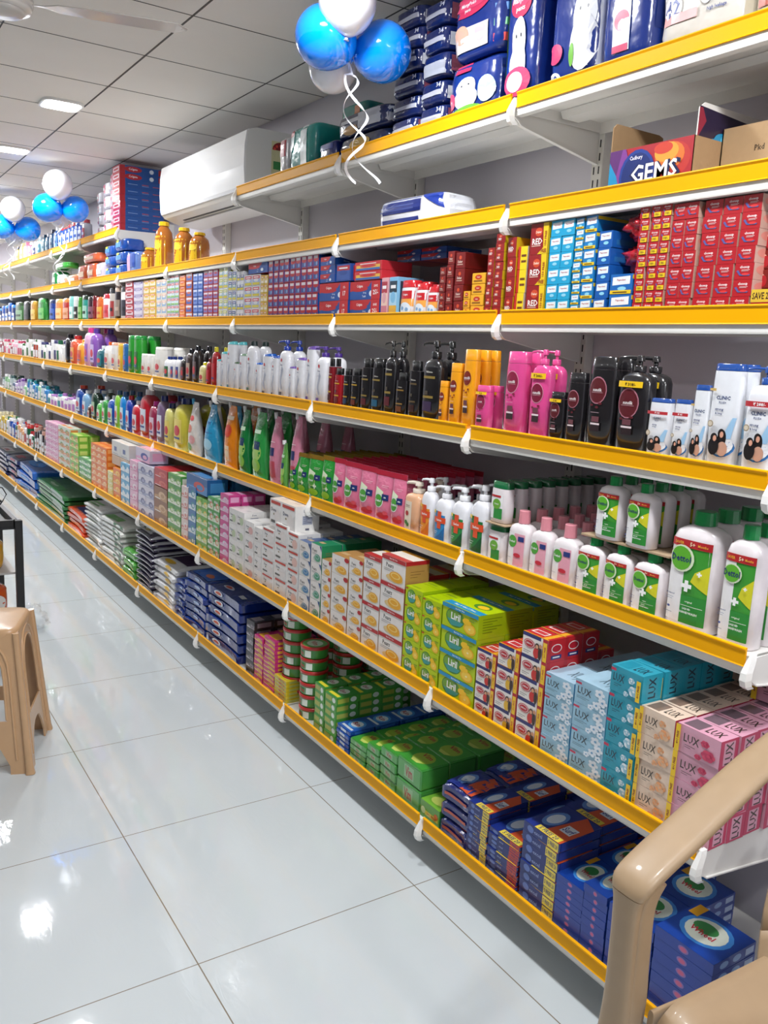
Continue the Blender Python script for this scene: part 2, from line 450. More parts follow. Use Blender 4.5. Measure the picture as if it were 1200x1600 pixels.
def bottle(w, d, h, body, els=(), cap=None, capkind='flip', n=3.2, shoulder=.12, neck=.3, caph=.14, taper=.04, parts=True, capw=None, bodymat=None, labname='label'):
    """capkind: flip = full-width cap, screw = round cap on a neck, pump = lotion pump, slant = cap with slanted top"""
    bm = bodymat or mat(body, rough=.25, coat=.5); cm = pm(cap or body) if not isinstance(cap, str) else mat(cap, rough=.22, coat=.5)
    hw, hd = w / 2, d / 2
    cap_mb = MB(); body_mb = MB()
    if capkind in ('flip', 'slant'):
        bh = h * (1 - caph)
        prof = [(0, hw * (.9 - taper), hd * .9), (h * .012, hw * (1 - taper), hd), (bh * .5, hw, hd), (bh * .96, hw * .95, hd * .95), (bh, hw * .93, hd * .93)]
        cw = capw or .93
        top = [(x, y) for x, y in sup(hw * cw * .96, hd * cw * .92, n)]
        r0 = [(x, y, bh + .0008) for x, y in sup(hw * cw, hd * cw, n)]
        if capkind == 'flip': rr = [r0, [(x, y, h - .002) for x, y in sup(hw * cw * .98, hd * cw * .96, n)], [(x * .95, y * .93, h) for x, y in top]]
        else: rr = [r0, [(x, y, h - .004 - h * .035 * (.5 - x / w)) for x, y in top], [(x * .93, y * .9, h - h * .035 * (.5 - x / w)) for x, y in top]]
        cap_mb.rings(rr, cm)
    else:
        bh = h * (1 - caph - .02); nr = min(hw, hd) * (neck if neck > .4 else .45)
        sh = shoulder
        prof = [(0, hw * .9, hd * .88), (h * .012, hw * (1 - taper), hd), (bh * .45, hw, hd), (bh * (1 - sh), hw * .98, hd * .97),
                (bh * (1 - sh * .45), hw * .86, hd * .86), (bh * (1 - sh * .12), hw * .55, min(hd * .7, hw * .55)), (bh, nr * .98, nr * .98), (bh + h * .02, nr, nr)]
        if capkind == 'screw':
            cyl(cap_mb, 0, 0, nr * 1.28, bh + h * .006, h, cm, 20, nr * 1.2, ridge=.04)
        else:  # pump
            z0 = bh + h * .006; ch = (h - z0)
            cyl(cap_mb, 0, 0, nr * 1.25, z0, z0 + ch * .38, cm, 18)
            cyl(cap_mb, 0, 0, nr * .45, z0 + ch * .38, z0 + ch * .66, cm, 10)
            cyl(cap_mb, 0, 0, nr * .85, z0 + ch * .64, h, cm, 14, nr * .75)
            L = hw * 1.0
            cap_mb.tube([(0, 0, h - ch * .16), (-L * .6, -L * .2, h - ch * .14), (-L * 1.0, -L * .34, h - ch * .2), (-L * 1.08, -L * .37, h - ch * .3)], [nr * .42, nr * .36, nr * .3, nr * .22], cm, 8)
    lab = MB() if (parts and els) else None
    bottle_body(prof, n, bm, els, w, h, body_mb, lab)
    if parts:
        P = [('body', body_mb.mesh('body'), None), ('cap' if capkind != 'pump' else 'pump', cap_mb.mesh('cap'), None)]
        if lab: P.append((labname, lab.mesh('label'), None))
        return Proto(P, w, d, h)
    o = len(body_mb.v)
    for i, m in enumerate(cap_mb.mats): body_mb.mi(m)
    for f, mi, sm in zip(cap_mb.f, cap_mb.m, cap_mb.sm):
        body_mb.f.append(tuple(i + o for i in f)); body_mb.m.append(body_mb.mi(cap_mb.mats[mi])); body_mb.sm.append(sm)
    body_mb.v.extend(cap_mb.v)
    return Proto([('bottle', body_mb.mesh('bottle'), None)], w, d, h)

def pouch(w, d, h, body, els=(), seal='C0392B', spout=None, seed=0, narrow=.0, film=None):
    """standing refill pouch: full at the foot, sealed flat at the top"""
    mb = MB(); bm = film or mat(body, rough=.18, coat=.7, bump=.35, scale=45)
    rnd = random.Random(seed); ph = rnd.random() * 6
    prof = []
    for t in (0, .02, .1, .25, .4, .55, .7, .82, .9, .93, 1.0):
        dd = d / 2 * (math.sin(math.pi * min(1, (t + .18) / 1.1)) ** .8 if t < .93 else .04)
        prof.append((t * h, w / 2 * (1 - narrow * t) * (.96 + .04 * math.cos(t * 7 + ph)), max(.0012, dd)))
    bottle_body(prof, 2.4, bm, els, w, h, mb, None, 24)
    if seal:
        m = mat(seal, rough=.2, coat=.6)
        z0 = h * .9; hd = interp(prof, z0)[1] + .001; hw = w / 2 * (1 - narrow) 
        mb.add([(-hw, -hd, z0), (hw, -hd, z0), (hw, -.002, h), (-hw, -.002, h)], [(0, 1, 2, 3)], m)
    if spout:
        sm = mat(spout, rough=.3); x = -w * .18
        mb.tube([(x, 0, h * .96), (x - w * .06, 0, h + h * .05)], .008, sm, 10)
    return Proto([('pouch', mb.mesh('pouch'), None)], w, d, h)

def packet(w, d, h, body, els=(), end=None, seed=0, seal=.08, film=True, nx=14, ny=10, top_els=None, stripe=None, puff=.25, wr=.006, flo=.6):
    """filled flexible bag lying flat: puffed middle and crimped ends; w along the shelf, d into it"""
    mb = MB(); bm = mat(body, rough=.2, coat=.6, bump=.3, scale=50) if film else mat(body, rough=.45)
    em = mat(end, rough=.25, coat=.5) if end else bm
    wr = min(wr, h * .14)
    def th(a, b):
        ea = max(0, min(1, a / seal, (1 - a) / seal)); eb = max(0, min(1, b / .09, (1 - b) / .09))
        return max(.04, (flo + (1 - flo) * math.sin(ea * math.pi / 2) ** .6) * (flo + (1 - flo) * math.sin(eb * math.pi / 2) ** .6) * (1 - puff + puff * math.sin(math.pi * a) * math.sin(math.pi * b)))
    def P(a, b, sgn, l=0):
        t = th(a, b); n_ = noise.noise(Vector((a * 5 + seed * 3.1, b * 6, sgn * 2 + seed))) * wr * t
        z = h / 2 + sgn * (h / 2 * t + l) + n_
        if sgn < 0: z = h * .10 * (1 - t) + abs(n_) * .5
        wx = (a - .5) * w; wy = (b - .5) * d * (1 - .05 * math.sin(math.pi * a))
        return (wx, wy, max(z, 0.0004))
    for sgn in (1, -1):
        vs = [P(i / nx, j / ny, sgn) for j in range(ny + 1) for i in range(nx + 1)]
        fs = []; fe = []
        for j in range(ny):
            for i in range(nx):
                q = (j * (nx + 1) + i, j * (nx + 1) + i + 1, (j + 1) * (nx + 1) + i + 1, (j + 1) * (nx + 1) + i)
                if sgn < 0: q = q[::-1]
                (fe if (i == 0 or i == nx - 1) else fs).append(q)
        mb.add(vs, fs, bm, True); mb.add(vs, fe, em, True)
    # side wall joining the two sheets
    ring = [(i / nx, 0) for i in range(nx + 1)] + [(1, j / ny) for j in range(1, ny + 1)] + [(i / nx, 1) for i in range(nx - 1, -1, -1)] + [(0, j / ny) for j in range(ny - 1, 0, -1)]
    lo = [P(a, b, -1) for a, b in ring]; hi = [P(a, b, 1) for a, b in ring]
    mb.rings([lo, hi], bm, True, False, False)
    T = lambda a, b, l: (lambda p: (p[0], p[1], p[2] + l * 2 + .0004))(P(min(max(a, 0), 1), min(max(b, 0), 1), 1))
    decals(mb, T, top_els or [], w, d, True, .0004)
    # printed front edge (the side that faces the aisle)
    def F(a, b, l):
        bb = .035 + .06 * abs(b - .5)
        p1 = P(a, .05, 1); p0 = P(a, .05, -1); z = p0[2] + (p1[2] - p0[2]) * b
        y = -d / 2 * (1 - .05 * math.sin(math.pi * a)) * (1 - .0) + .004 + abs(b - .5) * .008
        return (p1[0], y - .007 - l, z)
    decals(mb, F, els, w, h, True, .0006)
    return Proto([('packet', mb.mesh('packet'), None)], w, d, h)

def tub(r, h, els=()):
    mb = MB(); g = mat('3F8F3A', rough=.3, coat=.3); N = 28
    mb.rings([[(rr * math.cos(2 * math.pi * i / N), rr * math.sin(2 * math.pi * i / N), z) for i in range(N)] for z, rr in ((0, r * .9), (.003, r * .93), (h * .72, r * .97))], g)
    lm = MB(); red = mat('B8231F', rough=.3, coat=.3)
    lm.rings([[(rr * math.cos(2 * math.pi * i / N), rr * math.sin(2 * math.pi * i / N), z) for i in range(N)] for z, rr in ((h * .72, r * .97), (h * .74, r * 1.02), (h * .93, r * 1.02), (h, r * .99), (h, r * .93), (h - .002, r * .92), (h - .002, .001))], red, True, True, False)
    lab = MB()
    F = lambda a, b, l: ((r * .965 + l) * math.cos(math.radians(-150 + 120 * a)), (r * .965 + l) * math.sin(math.radians(-150 + 120 * a)), b * h)
    decals(lab, F, [('R', .05, .12, .95, .66, 'DCE5D8'), ('R', .3, .14, .7, .64, '2F7F37'), ('T', 'Vim', .5, .4, .3, 'C4202A', .3)] + list(els), 2 * r, h, True, .0006)
    T = lambda a, b, l: ((a - .5) * 2 * r, (b - .5) * 2 * r, h - .002 + l)
    decals(lm, T, [('E', .5, .5, .44, .44, '5FA04C'), ('E', .5, .5, .3, .28, 'C9D9C2'), ('T', 'Vim', .5, .5, .2, 'C4202A', .45)], 2 * r, 2 * r)
    return Proto([('tub', mb.mesh('tub'), None), ('lid', lm.mesh('lid'), 'red rimmed lid'), ('label', lab.mesh('label'), None)], 2 * r * 1.02, 2 * r * 1.02, h)

# ------------------------------------------------------------------ stocking the shelves
def ray(u, v): return FWD + RIGHT * ((u - 600) / FPX) - UP * ((v - 800) / FPX)
def y_on(s, u, inset=.015):
    """distance along the shelf of the point seen at column u on the front edge of shelf s"""
    X = XS[s] + inset; Z = ZS[s] - EYE; k = (u - 600) / FPX
    # (P.R) = k (P.F) with P = (X, y, Z)
    a = RIGHT - FWD * k
    return -(a.x * X + a.z * Z) / a.y
def h_at(s, u, v, inset=.015):
    d = ray(u, v); X = XS[s] + inset; return EYE + d.z * X / d.x - SURF[s]
FRONT = -math.pi / 2                        # turns a product's printed face towards the aisle
COUNT = {}
def place(pr, name, label, cat, group, loc, rot=0, tilt=(0, 0), sub=None):
    r = (tilt[0], tilt[1], FRONT + rot)
    if len(pr.parts) == 1:
        o = bpy.data.objects.new(name, pr.parts[0][1]); COL.objects.link(o); o.location = loc; o.rotation_euler = r
    else:
        o = empty(name, loc, r)
        for pn, me, lb in pr.parts:
            c = bpy.data.objects.new(pn, me); COL.objects.link(c); c.parent = o
            if lb: c['label'] = lb
    tag(o, label, cat, group); COUNT[group] = COUNT.get(group, 0) + 1
    return o
def words(look, r, nr, c, nc, d, nd, unit='column'):
    s = look
    if nr > 1: s += ', %s from bottom' % ORD[r + 1] if r < nr - 1 else ', topmost'
    if nc > 1: s += ', ' + ('%s %s from left' % (ORD[c + 1], unit) if nr > 1 else '%s from the left' % ORD[c + 1])
    if nd > 1: s += ', front row' if d == 0 else ', %s row back' % ORD[d + 1]
    return s
def stack(s, u0, u1, nc, nr, nd, make, name, look, cat, group, h=None, top=None, depth=.1, inset=.015, gap=.0015, jit=.0015, rj=.01, z0=0.0, skew=0.0, rows=None, drows=None, dgap=.002, dx0=0, lean=0, fit=1.0, dstep=None):
    """nc columns x nr layers x nd rows back, filling the front edge between image columns u0 and u1.
    top=(u, v): the seen top edge of the pile, gives the layer height"""
    ya = y_on(s, u0, inset); yb = y_on(s, u1, inset)
    w = (ya - yb) / nc - gap
    if top is not None: h = (h_at(s, top[0], top[1], inset) - z0) / nr - .0006
    protos = make if isinstance(make, list) else [make]
    P = [f(w * fit, depth, h) for f in protos]
    rnd = random.Random(int(u0 * 7 + s * 131 + nr))
    for c in range(nc):
        y = ya - (c + .5) * (w + gap)
        for d in range(nd):
            n_r = (rows[c] if rows else nr)
            if drows and d > 0: n_r = min(n_r, drows[min(d, len(drows) - 1)])
            jy0 = rnd.uniform(-jit, jit)
            for r in range(n_r):
                pr = P[(c) % len(P)] if len(P) > 1 else P[0]
                x = XS[s] + inset + depth / 2 + d * ((dstep or depth) + dgap) + rnd.uniform(0, jit) + skew * r
                y_ = y + jy0 + rnd.uniform(-jit, jit) * .5
                place(pr, name, words(look, r, n_r, c, nc, d, nd), cat, group, (x, y_, SURF[s] + z0 + r * (h + .0006) + .0004), rnd.uniform(-rj, rj))
    return P, w, h
def line(s, items, nd=1, inset=.02, dgap=.006, group='bottles', rot=.0, name='bottle', cat='bottle', back_h=None):
    """bottles side by side; each item (u0, u1, vtop, maker, look)"""
    for it in items:
        u0, u1, vt, mk, look = it[:5]; k = it[5] if len(it) > 5 else {}
        n = k.get('n', 1); ins = k.get('inset', inset)
        ya = y_on(s, u0, ins); yb = y_on(s, u1, ins)
        w = (ya - yb) / n - .003; h = h_at(s, k.get('ut', (u0 + u1) / 2), vt, ins) - k.get('z0', 0)
        pr = mk(w * k.get('fit', 1.0), h); nnd = k.get('nd', nd)
        for c in range(n):
            for d in range(nnd):
                place(pr, k.get('name', name), words(look, 0, 1, c, n, d, nnd), k.get('cat', cat), k.get('group', group),
                      (XS[s] + ins + pr.d / 2 + d * (pr.d + dgap), ya - (c + .5) * (w + .003) + (random.uniform(-.002, .002) if d else 0), SURF[s] + k.get('z0', 0) + .0004), random.uniform(-.03, .03) + rot + k.get('rot', 0), k.get('tilt', (0, 0)))

# ------------------------------------------------------------------ second shelf: soap cartons
C = carton
def lux(body, tint, lettering, flag, flowers, text_side, free=True, badge='right'):
    def mk(w, d, h):
        f = [('R', 0, 0, 1, 1, tint)]
        for (x, y, r) in ((.66, .66, .1), (.76, .3, .16), (.55, .12, .08)):
            for a in range(6): f.append(('E', x + r * .5 * math.cos(a * 1.047), y + r * .65 * math.sin(a * 1.047), r * .5, r * .62, flowers if a % 2 else flag))
            f += [('E', x, y, r * .42, r * .55, flowers), ('E', x + r * .1, y + r * .1, r * .25, r * .3, flag)]
        if free: f += [('R', 0, 0, .11, 1, 'F2C81E') if badge == 'left' else ('R', .86, 0, .99, .8, 'F2C81E'),
                       ('T', '4+1 FREE', .055 if badge == 'left' else .925, .5 if badge == 'left' else .4, .09, '8A1A1A', .8, 90)]
        x = .38 if badge == 'left' else .3
        f += [('T', 'LUX', x, .62, .3, lettering, .36), ('R', x - .14, .36, x + .1, .38, lettering), ('R', x - .14, .29, x, .31, lettering)]
        if badge != 'left': f += [('R', .04, .84, .2, .95, 'C03050')]
        t = [('R', 0, 0, 1, 1, tint), ('R', .08, .12, .45, .88, text_side), ('T', 'LUX', .7, .45, .5, lettering, .35)]
        s = [('R', 0, 0, 1, 1, body), ('R', .2, .08, .8, .92, tint), ('T', 'LUX', .5, .5, .4, lettering, .8, 90)]
        return C(w, d, h, body, f, s, t, film=True)
    return mk
pinklux = lux('C2395F', 'DDA3B8', '4A3A34', 'D8486A', 'C43A60', '77616B', True, 'left')
peachlux = lux('B3324F', 'EBD2BC', '4A3D33', 'F0A56C', 'E2B48E', '8A7060', True, 'left')
teallux = lux('18A0B8', '2E9DB4', '203848', 'E8F2F6', '9CC9DC', '1C8CA4', True, 'right')
def bluelux(w, d, h):
    f = [('R', 0, 0, 1, 1, '9CC6DC')]
    for (x, y, r) in ((.75, .75, .15), (.86, .45, .14), (.7, .25, .13), (.9, .12, .1), (.55, .1, .09)):
        for a in range(5):
            f.append(('E', x + r * .6 * math.cos(a * 1.257), y + r * .8 * math.sin(a * 1.257), r * .42, r * .5, 'E6EDF4'))
        f.append(('E', x, y, r * .22, r * .3, '6FA5CC'))
    f += [('T', 'LUX', .34, .62, .3, '3E4A52', .42), ('R', .12, .34, .5, .36, '53707F'), ('R', .12, .28, .4, .3, '53707F'), ('R', .06, .86, .24, .95, 'C03050')]
    return C(w, d, h, '8FBFD8', f, [('R', 0, 0, 1, 1, '4BA3D2'), ('T', 'LUX', .5, .5, .4, '2F6F98', .6)], [('R', 0, 0, 1, 1, 'A9CADD'), ('T', 'XUJ', .6, .4, .5, '5E7482', .35)])
def lifebuoy(w, d, h, accent='C9302C'):
    f = [('R', 0, 0, 1, 1, 'F0E9E2'), ('R', 0, .84, .72, 1, '2A3070'), ('R', .8, 0, 1, 1, 'B81F2A'), ('R', .82, 0, .97, .86, 'F2C52A'), ('T', '3+1 FREE', .895, .43, .09, 'B81F2A', .75, 90),
         ('E', .28, .55, .22, .2, 'B9202E'), ('E', .28, .55, .19, .165, 'F2ECEC'), ('E', .28, .55, .17, .145, 'B9202E'), ('T', 'Lifebuoy', .28, .55, .1, 'FFFFFF', .3),
         ('E', .58, .25, .12, .24, accent), ('E', .6, .58, .085, .13, '3A2620'), ('E', .6, .55, .055, .09, 'D9A07C'), ('E', .73, .3, .07, .3, '3A2620'), ('E', .74, .62, .06, .09, 'C98F6C'),
         ('R', .08, .2, .38, .23, '888888'), ('R', .08, .12, .3, .15, '888888')]
    s = [('R', 0, 0, 1, 1, 'C0242A'), ('R', .0, 0, .2, 1, 'B01C24'), ('E', .5, .6, .3, .2, 'EFE4E0'), ('E', .5, .6, .26, .16, 'B9202E'), ('R', .2, .12, .8, .3, '2A3070'), ('R', .3, .18, .7, .24, 'EFE4E0')]
    t = [('R', 0, 0, 1, 1, 'C0242A'), ('R', .72, 0, .9, 1, 'E9A72A'), ('R', .1, .3, .65, .7, 'EFE4E0'), ('R', .16, .36, .6, .64, 'C83A40'), ('R', 0, .0, 1, .06, 'E9A72A')]
    return C(w, d, h, 'C0242A', f, s, t, film=True)
life_yel = lambda w, d, h: lifebuoy(w, d, h, 'E0B030')
def liril(w, d, h, offer=False):
    f = [('R', 0, 0, 1, 1, 'B7D000'), ('E', .36, .5, .26, .4, '4E8A2C'), ('E', .33, .54, .2, .3, '6FA338'), ('P', [(.14, .4), (.6, .4), (.52, .22), (.26, .14)], '3C9A93'),
         ('T', 'Liril', .38, .56, .3, 'FFFFFF', .5), ('E', .78, .3, .17, .24, 'F2B61A'), ('E', .78, .3, .13, .18, 'F8CF4A'), ('E', .78, .3, .03, .04, 'FBE9A0'), ('E', .7, .56, .12, .14, 'F4C41E'), ('R', .03, .86, .15, .94, 'C0392B'), ('R', .76, .72, .95, .78, '7F9A30'), ('R', .76, .64, .9, .68, '7F9A30')]
    t = [('R', 0, 0, 1, 1, 'A9C400'), ('R', .1, .2, .6, .34, '8AA818')]
    s = [('R', 0, 0, 1, 1, '9BB810')] + grid_lines(.15, .85, .8, 6, .11, .03, '6A8410')
    if offer:
        f = [f[0]] + [(e[0],) + tuple([e[1]] + [x for x in e[2:]]) for e in f[1:]] + [('R', 0, .84, 1, 1, '1C8FC0'), ('T', 'Buy 4 Get 1 Free', .5, .92, .08, 'FFFFFF', .85)]
        t = [('R', 0, 0, 1, 1, 'B7D000'), ('R', 0, .02, 1, .3, '1C8FC0'), ('T', 'Buy 4 Get 1 Free', .5, .16, .13, 'FFFFFF', .8), ('E', .62, .66, .2, .22, '4E8A2C'), ('E', .66, .62, .13, .14, 'F2C428')]
    return C(w, d, h, 'B7D000', f, s, t)
def pears(w, d, h, offer=None, soap='E8A830', side='B98A50'):
    f = [('R', 0, 0, 1, 1, 'E9E4E0'), ('T', 'Pears', .34, .66, .17, '4A4A4A', .5), ('R', .1, .5, .5, .52, '9A9A9A'), ('R', .1, .44, .38, .46, '9A9A9A'),
         ('E', .56, .22, .36, .14, 'E3C58A' if soap == 'E8A830' else 'B8C8C0'), ('E', .62, .3, .28, .2, soap), ('E', .6, .34, .2, .12, 'F6D27A' if soap == 'E8A830' else 'A8C0C4'), ('E', .6, .34, .15, .08, soap)]
    if offer: f += [('R', 0, .85, 1, 1, 'B5232B'), ('T', offer, .5, .925, .07, 'FFFFFF', .88)]
    else: f += [('E', .9, .9, .14, .12, 'B5232B')] if soap == 'E8A830' else [('P', [(.8, 1), (1, 1), (1, .7)], '24508A')]
    t = [('R', 0, 0, 1, 1, side), ('R', .1, .3, .5, .5, 'D0B080')]
    if offer: t = [('R', 0, 0, 1, 1, 'E4DED6'), ('R', 0, 0, 1, .3, 'B5232B'), ('R', 0, .8, 1, 1, 'D89A30')]
    s = [('R', 0, 0, 1, 1, side)] + ([('R', 0, .85, 1, 1, 'B5232B')] if offer else []) + grid_lines(.2, .8, .6, 3, .1, .02, '8A6438')
    return C(w, d, h, side, f, s, t)
pears3 = lambda w, d, h: pears(w, d, h, 'Buy 3 Get 1 Free')
pears2 = lambda w, d, h: pears(w, d, h, 'Special Offer')
pearsg = lambda w, d, h: pears(w, d, h, None, '4F9A74', '1F8A5C')
pearsb = lambda w, d, h: pears(w, d, h, None, '4A7FB0', '24508A')
def dove(w, d, h, offer=False, dot='E8E2DE', film=False):
    f = [('R', 0, 0, 1, 1, 'E9E6E4'), ('P', [(.45, 0), (1, 0), (1, .7), (.7, .4)], 'DEDAD8'), ('E', .66, .4, .24, .26, dot), ('T', 'Dove', .34, .62, .14, '4A4C66', .45), ('E', .36, .46, .05, .04, '8C7A50'), ('R', .12, .14, .5, .24, '55524F')]
    if offer: f += [('R', .1, .84, .95, .95, 'C0392B')]
    t = [('R', 0, 0, 1, 1, 'EBE9E6'), ('R', .3, .3, .7, .5, 'D5D2D0')]
    s = [('R', 0, 0, 1, 1, 'ECEAE8'), ('T', 'Dove', .5, .84, .1, '5A5C72', .5), ('R', .3, .35, .7, .66, 'A9AEC0')] + grid_lines(.34, .66, .62, 4, .07, .02, '6A708A') + [('R', .42, .15, .58, .22, '5A5C72')]
    return C(w, d, h, 'EAE7E4', f, s, t)
dove_o = lambda w, d, h: dove(w, d, h, True, 'E5DEDB')
dove_p = lambda w, d, h: dove(w, d, h, True, 'E0B8AE')
dove_g = lambda w, d, h: dove(w, d, h, False, 'B9C9A4')
dove_r = lambda w, d, h: dove(w, d, h, False, 'DCA9A4')
def plainbox(body, a, b, word=None, wc='FFFFFF', ov=None, film=False, side=None, offer=None):
    """small carton: body colour, lower picture colour a, round patch b and a word"""
    def mk(w, d, h):
        f = [('R', 0, 0, 1, 1, body), ('P', [(0, 0), (1, 0), (1, .55), (0, .3)], a), ('E', .62, .42, .26, .28, b), ('E', .66, .38, .15, .16, a), ('R', .08, .08, .5, .14, wc)]
        if word: f.append(('T', word, .42, .72, .2, wc, .7))
        if ov: f.append(('E', .3, .66, .26, .2, ov))
        if ov and word: f.append(('T', word, .3, .66, .14, wc, .4))
        if offer: f += [('R', .04, .02, .96, .22, 'EFC21E'), ('R', .12, .09, .8, .15, '7A2018')]
        return C(w, d, h, side or body, f, [('R', .15, .2, .85, .8, a)], [('R', .1, .15, .8, .6, a)], film=film)
    return mk

soapg = 'soap cartons on the second shelf'
def sp(u0, u1, nc, nr, nd, mk, look, **k):
    return stack(1, u0, u1, nc, nr, nd, mk, k.pop('name', 'soap_box'), look, k.pop('cat', 'soap box'), k.pop('group', soapg), **k)
sp(1041, 1108, 1, 4, 6, pinklux, 'pink film-wrapped soap pack with roses', top=(1062, 1130), depth=.055, rj=.03, jit=.004, name='soap_pack', cat='soap pack')
place(pinklux(.115, .055, .068), 'soap_pack', 'pink rose soap pack lying alone on top of the pink pile', 'soap pack', soapg, (XS[1] + .30, y_on(1, 1112) + .06, SURF[1] + h_at(1, 1062, 1130) + .003), .05)
sp(987, 1040, 1, 4, 6, peachlux, 'peach film-wrapped soap pack', top=(1003, 1102), depth=.058, rj=.02, jit=.003, name='soap_pack', cat='soap pack')
place(peachlux(.12, .07, .06), 'soap_pack', 'peach soap pack lying alone on top at the back of the peach pile', 'soap pack', soapg, (XS[1] + .36, y_on(1, 1010), SURF[1] + h_at(1, 1003, 1102) + .003), -.02)
sp(938, 986, 1, 5, 5, teallux, 'teal film-wrapped soap pack', top=(963, 1040), depth=.062, rj=.02, name='soap_pack', cat='soap pack')
sp(887, 937, 1, 4, 4, bluelux, 'large light blue soap carton with flowers', top=(893, 1055), depth=.105)
sp(843, 886, 1, 4, 3, bluelux, 'small light blue soap carton with flowers', top=(850, 1047), depth=.105)
sp(804, 842, 1, 5, 4, lifebuoy, 'red and white soap pack, large front figures', top=(806, 980), depth=.03 * 1.9, rj=.02, drows=[5, 5, 5, 4], name='soap_pack', cat='soap pack')
sp(770, 803, 1, 4, 4, life_yel, 'white and yellow family soap pack', top=(772, 1000), depth=.06, rj=.02, name='soap_pack', cat='soap pack')
sp(740, 769, 1, 4, 4, lifebuoy, 'short red and white soap pack', top=(741, 1008), depth=.06, rj=.02, name='soap_pack', cat='soap pack')
sp(684, 738, 1, 4, 3, lambda w, d, h: liril(w, d, h, True), 'large lime green carton with blue band', top=(687, 936), depth=.095, name='soap_carton', cat='soap carton')
sp(654, 683, 1, 5, 5, liril, 'medium lime green carton with lemons', top=(658, 930), depth=.06, name='soap_carton', cat='soap carton')
sp(627, 653, 1, 5, 4, liril, 'small lime green carton with lemons', top=(629, 912), depth=.06, name='soap_carton', cat='soap carton')
sp(590, 626, 1, 4, 1, pears3, 'large white carton with red offer band', top=(592, 862), depth=.085, group=soapg, name='soap_carton', cat='soap carton')
sp(563, 589, 1, 4, 1, pears2, 'medium white carton with red offer band', top=(566, 862), depth=.085, name='soap_carton', cat='soap carton')
for k in range(3):
    pr = pears2(.1, .075, .09)
    for q in range(3):
        if q < 3: place(pr, 'soap_carton', 'brown backed carton, %s up, %s row behind offer cartons' % (ORD[q + 1] if q < 2 else 'third', ORD[k + 1]), 'soap box', soapg, (XS[1] + .155 + .08 * k, y_on(1, 600 + 6), SURF[1] + q * .0906 + .0004), 0)
sp(541, 562, 1, 5, 2, pears, 'tan sided amber soap carton', top=(543, 868), depth=.085, name='soap_carton', cat='soap carton')
sp(515, 540, 1, 4, 2, pears, 'wide tan amber soap carton', top=(516, 862), depth=.085, name='soap_carton', cat='soap carton')
sp(500, 514, 1, 4, 1, pears, 'narrow tan amber soap carton', top=(502, 872), depth=.085, name='soap_carton', cat='soap carton')
sp(483, 499, 1, 4, 3, pearsg, 'green soap carton with green bar', top=(484, 846), depth=.08, name='soap_carton', cat='soap carton')
sp(465, 482, 1, 4, 3, pearsb, 'blue soap carton with blue bar', top=(466, 842), depth=.08, name='soap_carton', cat='soap carton')
sp(447, 464, 1, 4, 2, dove_p, 'white carton with pink picture', top=(447, 828), depth=.09, name='soap_carton', cat='soap carton')
sp(427, 446, 1, 4, 2, dove_o, 'white carton with wide red tab', top=(429, 815), depth=.09, name='soap_carton', cat='soap carton')
sp(408, 426, 1, 4, 2, dove_o, 'white carton with small red tab', top=(410, 822), depth=.09, name='soap_carton', cat='soap carton')
sp(396, 407, 1, 4, 2, dove, 'plain white carton with dark label bar', top=(397, 822), depth=.09, name='soap_carton', cat='soap carton')
sp(381, 395, 1, 4, 2, dove_r, 'white carton with rose coloured picture', top=(383, 812), depth=.09, name='soap_carton', cat='soap carton')
sp(357, 380, 2, 4, 2, dove_g, 'white carton with pale green picture', top=(358, 792), depth=.09, name='soap_carton', cat='soap carton')
for i, (uu, lb) in enumerate(((424, 'white soap carton on top of the white pile, left of a pair'), (443, 'white soap carton on top of the white pile, right of a pair'))):
    place(dove_o(.095 + .02 * i, .1, .105), 'soap_carton', lb, 'soap box', soapg, (XS[1] + .075, y_on(1, uu) - .0, SURF[1] + h_at(1, 432, 826) ), 0)
# pile of smaller cartons further left
sp(343, 356, 1, 8, 3, plainbox('C83A86', 'E6A6CC', 'D9D0DC', None), 'magenta soap packet', top=(345, 770), depth=.055, name='soap_pack', cat='soap pack')
sp(324, 342, 2, 5, 3, plainbox('3F9A3A', 'D8E6C8', 'D06A38', 'HERBAL'), 'green leafy soap carton', top=(326, 775), depth=.07)
sp(306, 323, 2, 6, 3, plainbox('6FAF3C', 'D4E6B4', 'E8C93A', None), 'lime and white soap carton', top=(307, 775), depth=.07)
sp(294, 305, 1, 5, 3, plainbox('2F6FA8', 'D6E4EE', '2E8A9C', None), 'blue soap carton of the long row', top=(296, 758), depth=.07)
sp(283, 293, 1, 5, 3, plainbox('E6D2CE', 'D98C84', 'F2ECE8', None), 'pale rose soap carton of the long row', top=(284, 758), depth=.07)
pk = plainbox('205E9C', '3F86C4', 'D04A42', None, film=True)(.26, .1, .075)
place(pk, 'soap_box', 'long blue shrink-wrapped soap pack on top of the green piles, nearer one', 'soap box', soapg, (XS[1] + .07, y_on(1, 305), SURF[1] + h_at(1, 300, 777) + .03), 0)
place(pk, 'soap_box', 'long blue shrink-wrapped soap pack on top of the green piles, one behind', 'soap box', soapg, (XS[1] + .19, y_on(1, 305), SURF[1] + h_at(1, 300, 777) + .03), 0)
sp(262, 282, 2, 6, 3, plainbox('4E9A3E', 'E8EED8', '8AB84A', None), 'white and green neem soap carton', top=(264, 738), depth=.06)
sp(241, 261, 1, 3, 2, plainbox('8E5A38', 'B98A5C', 'D8B48A', None, film=True), 'brown sandal soap pack', top=(243, 758), depth=.1, name='soap_pack', cat='soap pack')
sp(241, 261, 1, 2, 3, plainbox('B8262E', 'C83A3A', 'D86A5A', None), 'red soap pack on the brown sandal packs', h=.045, z0=h_at(1, 243, 758) + .004, depth=.09, name='soap_pack', cat='soap pack')
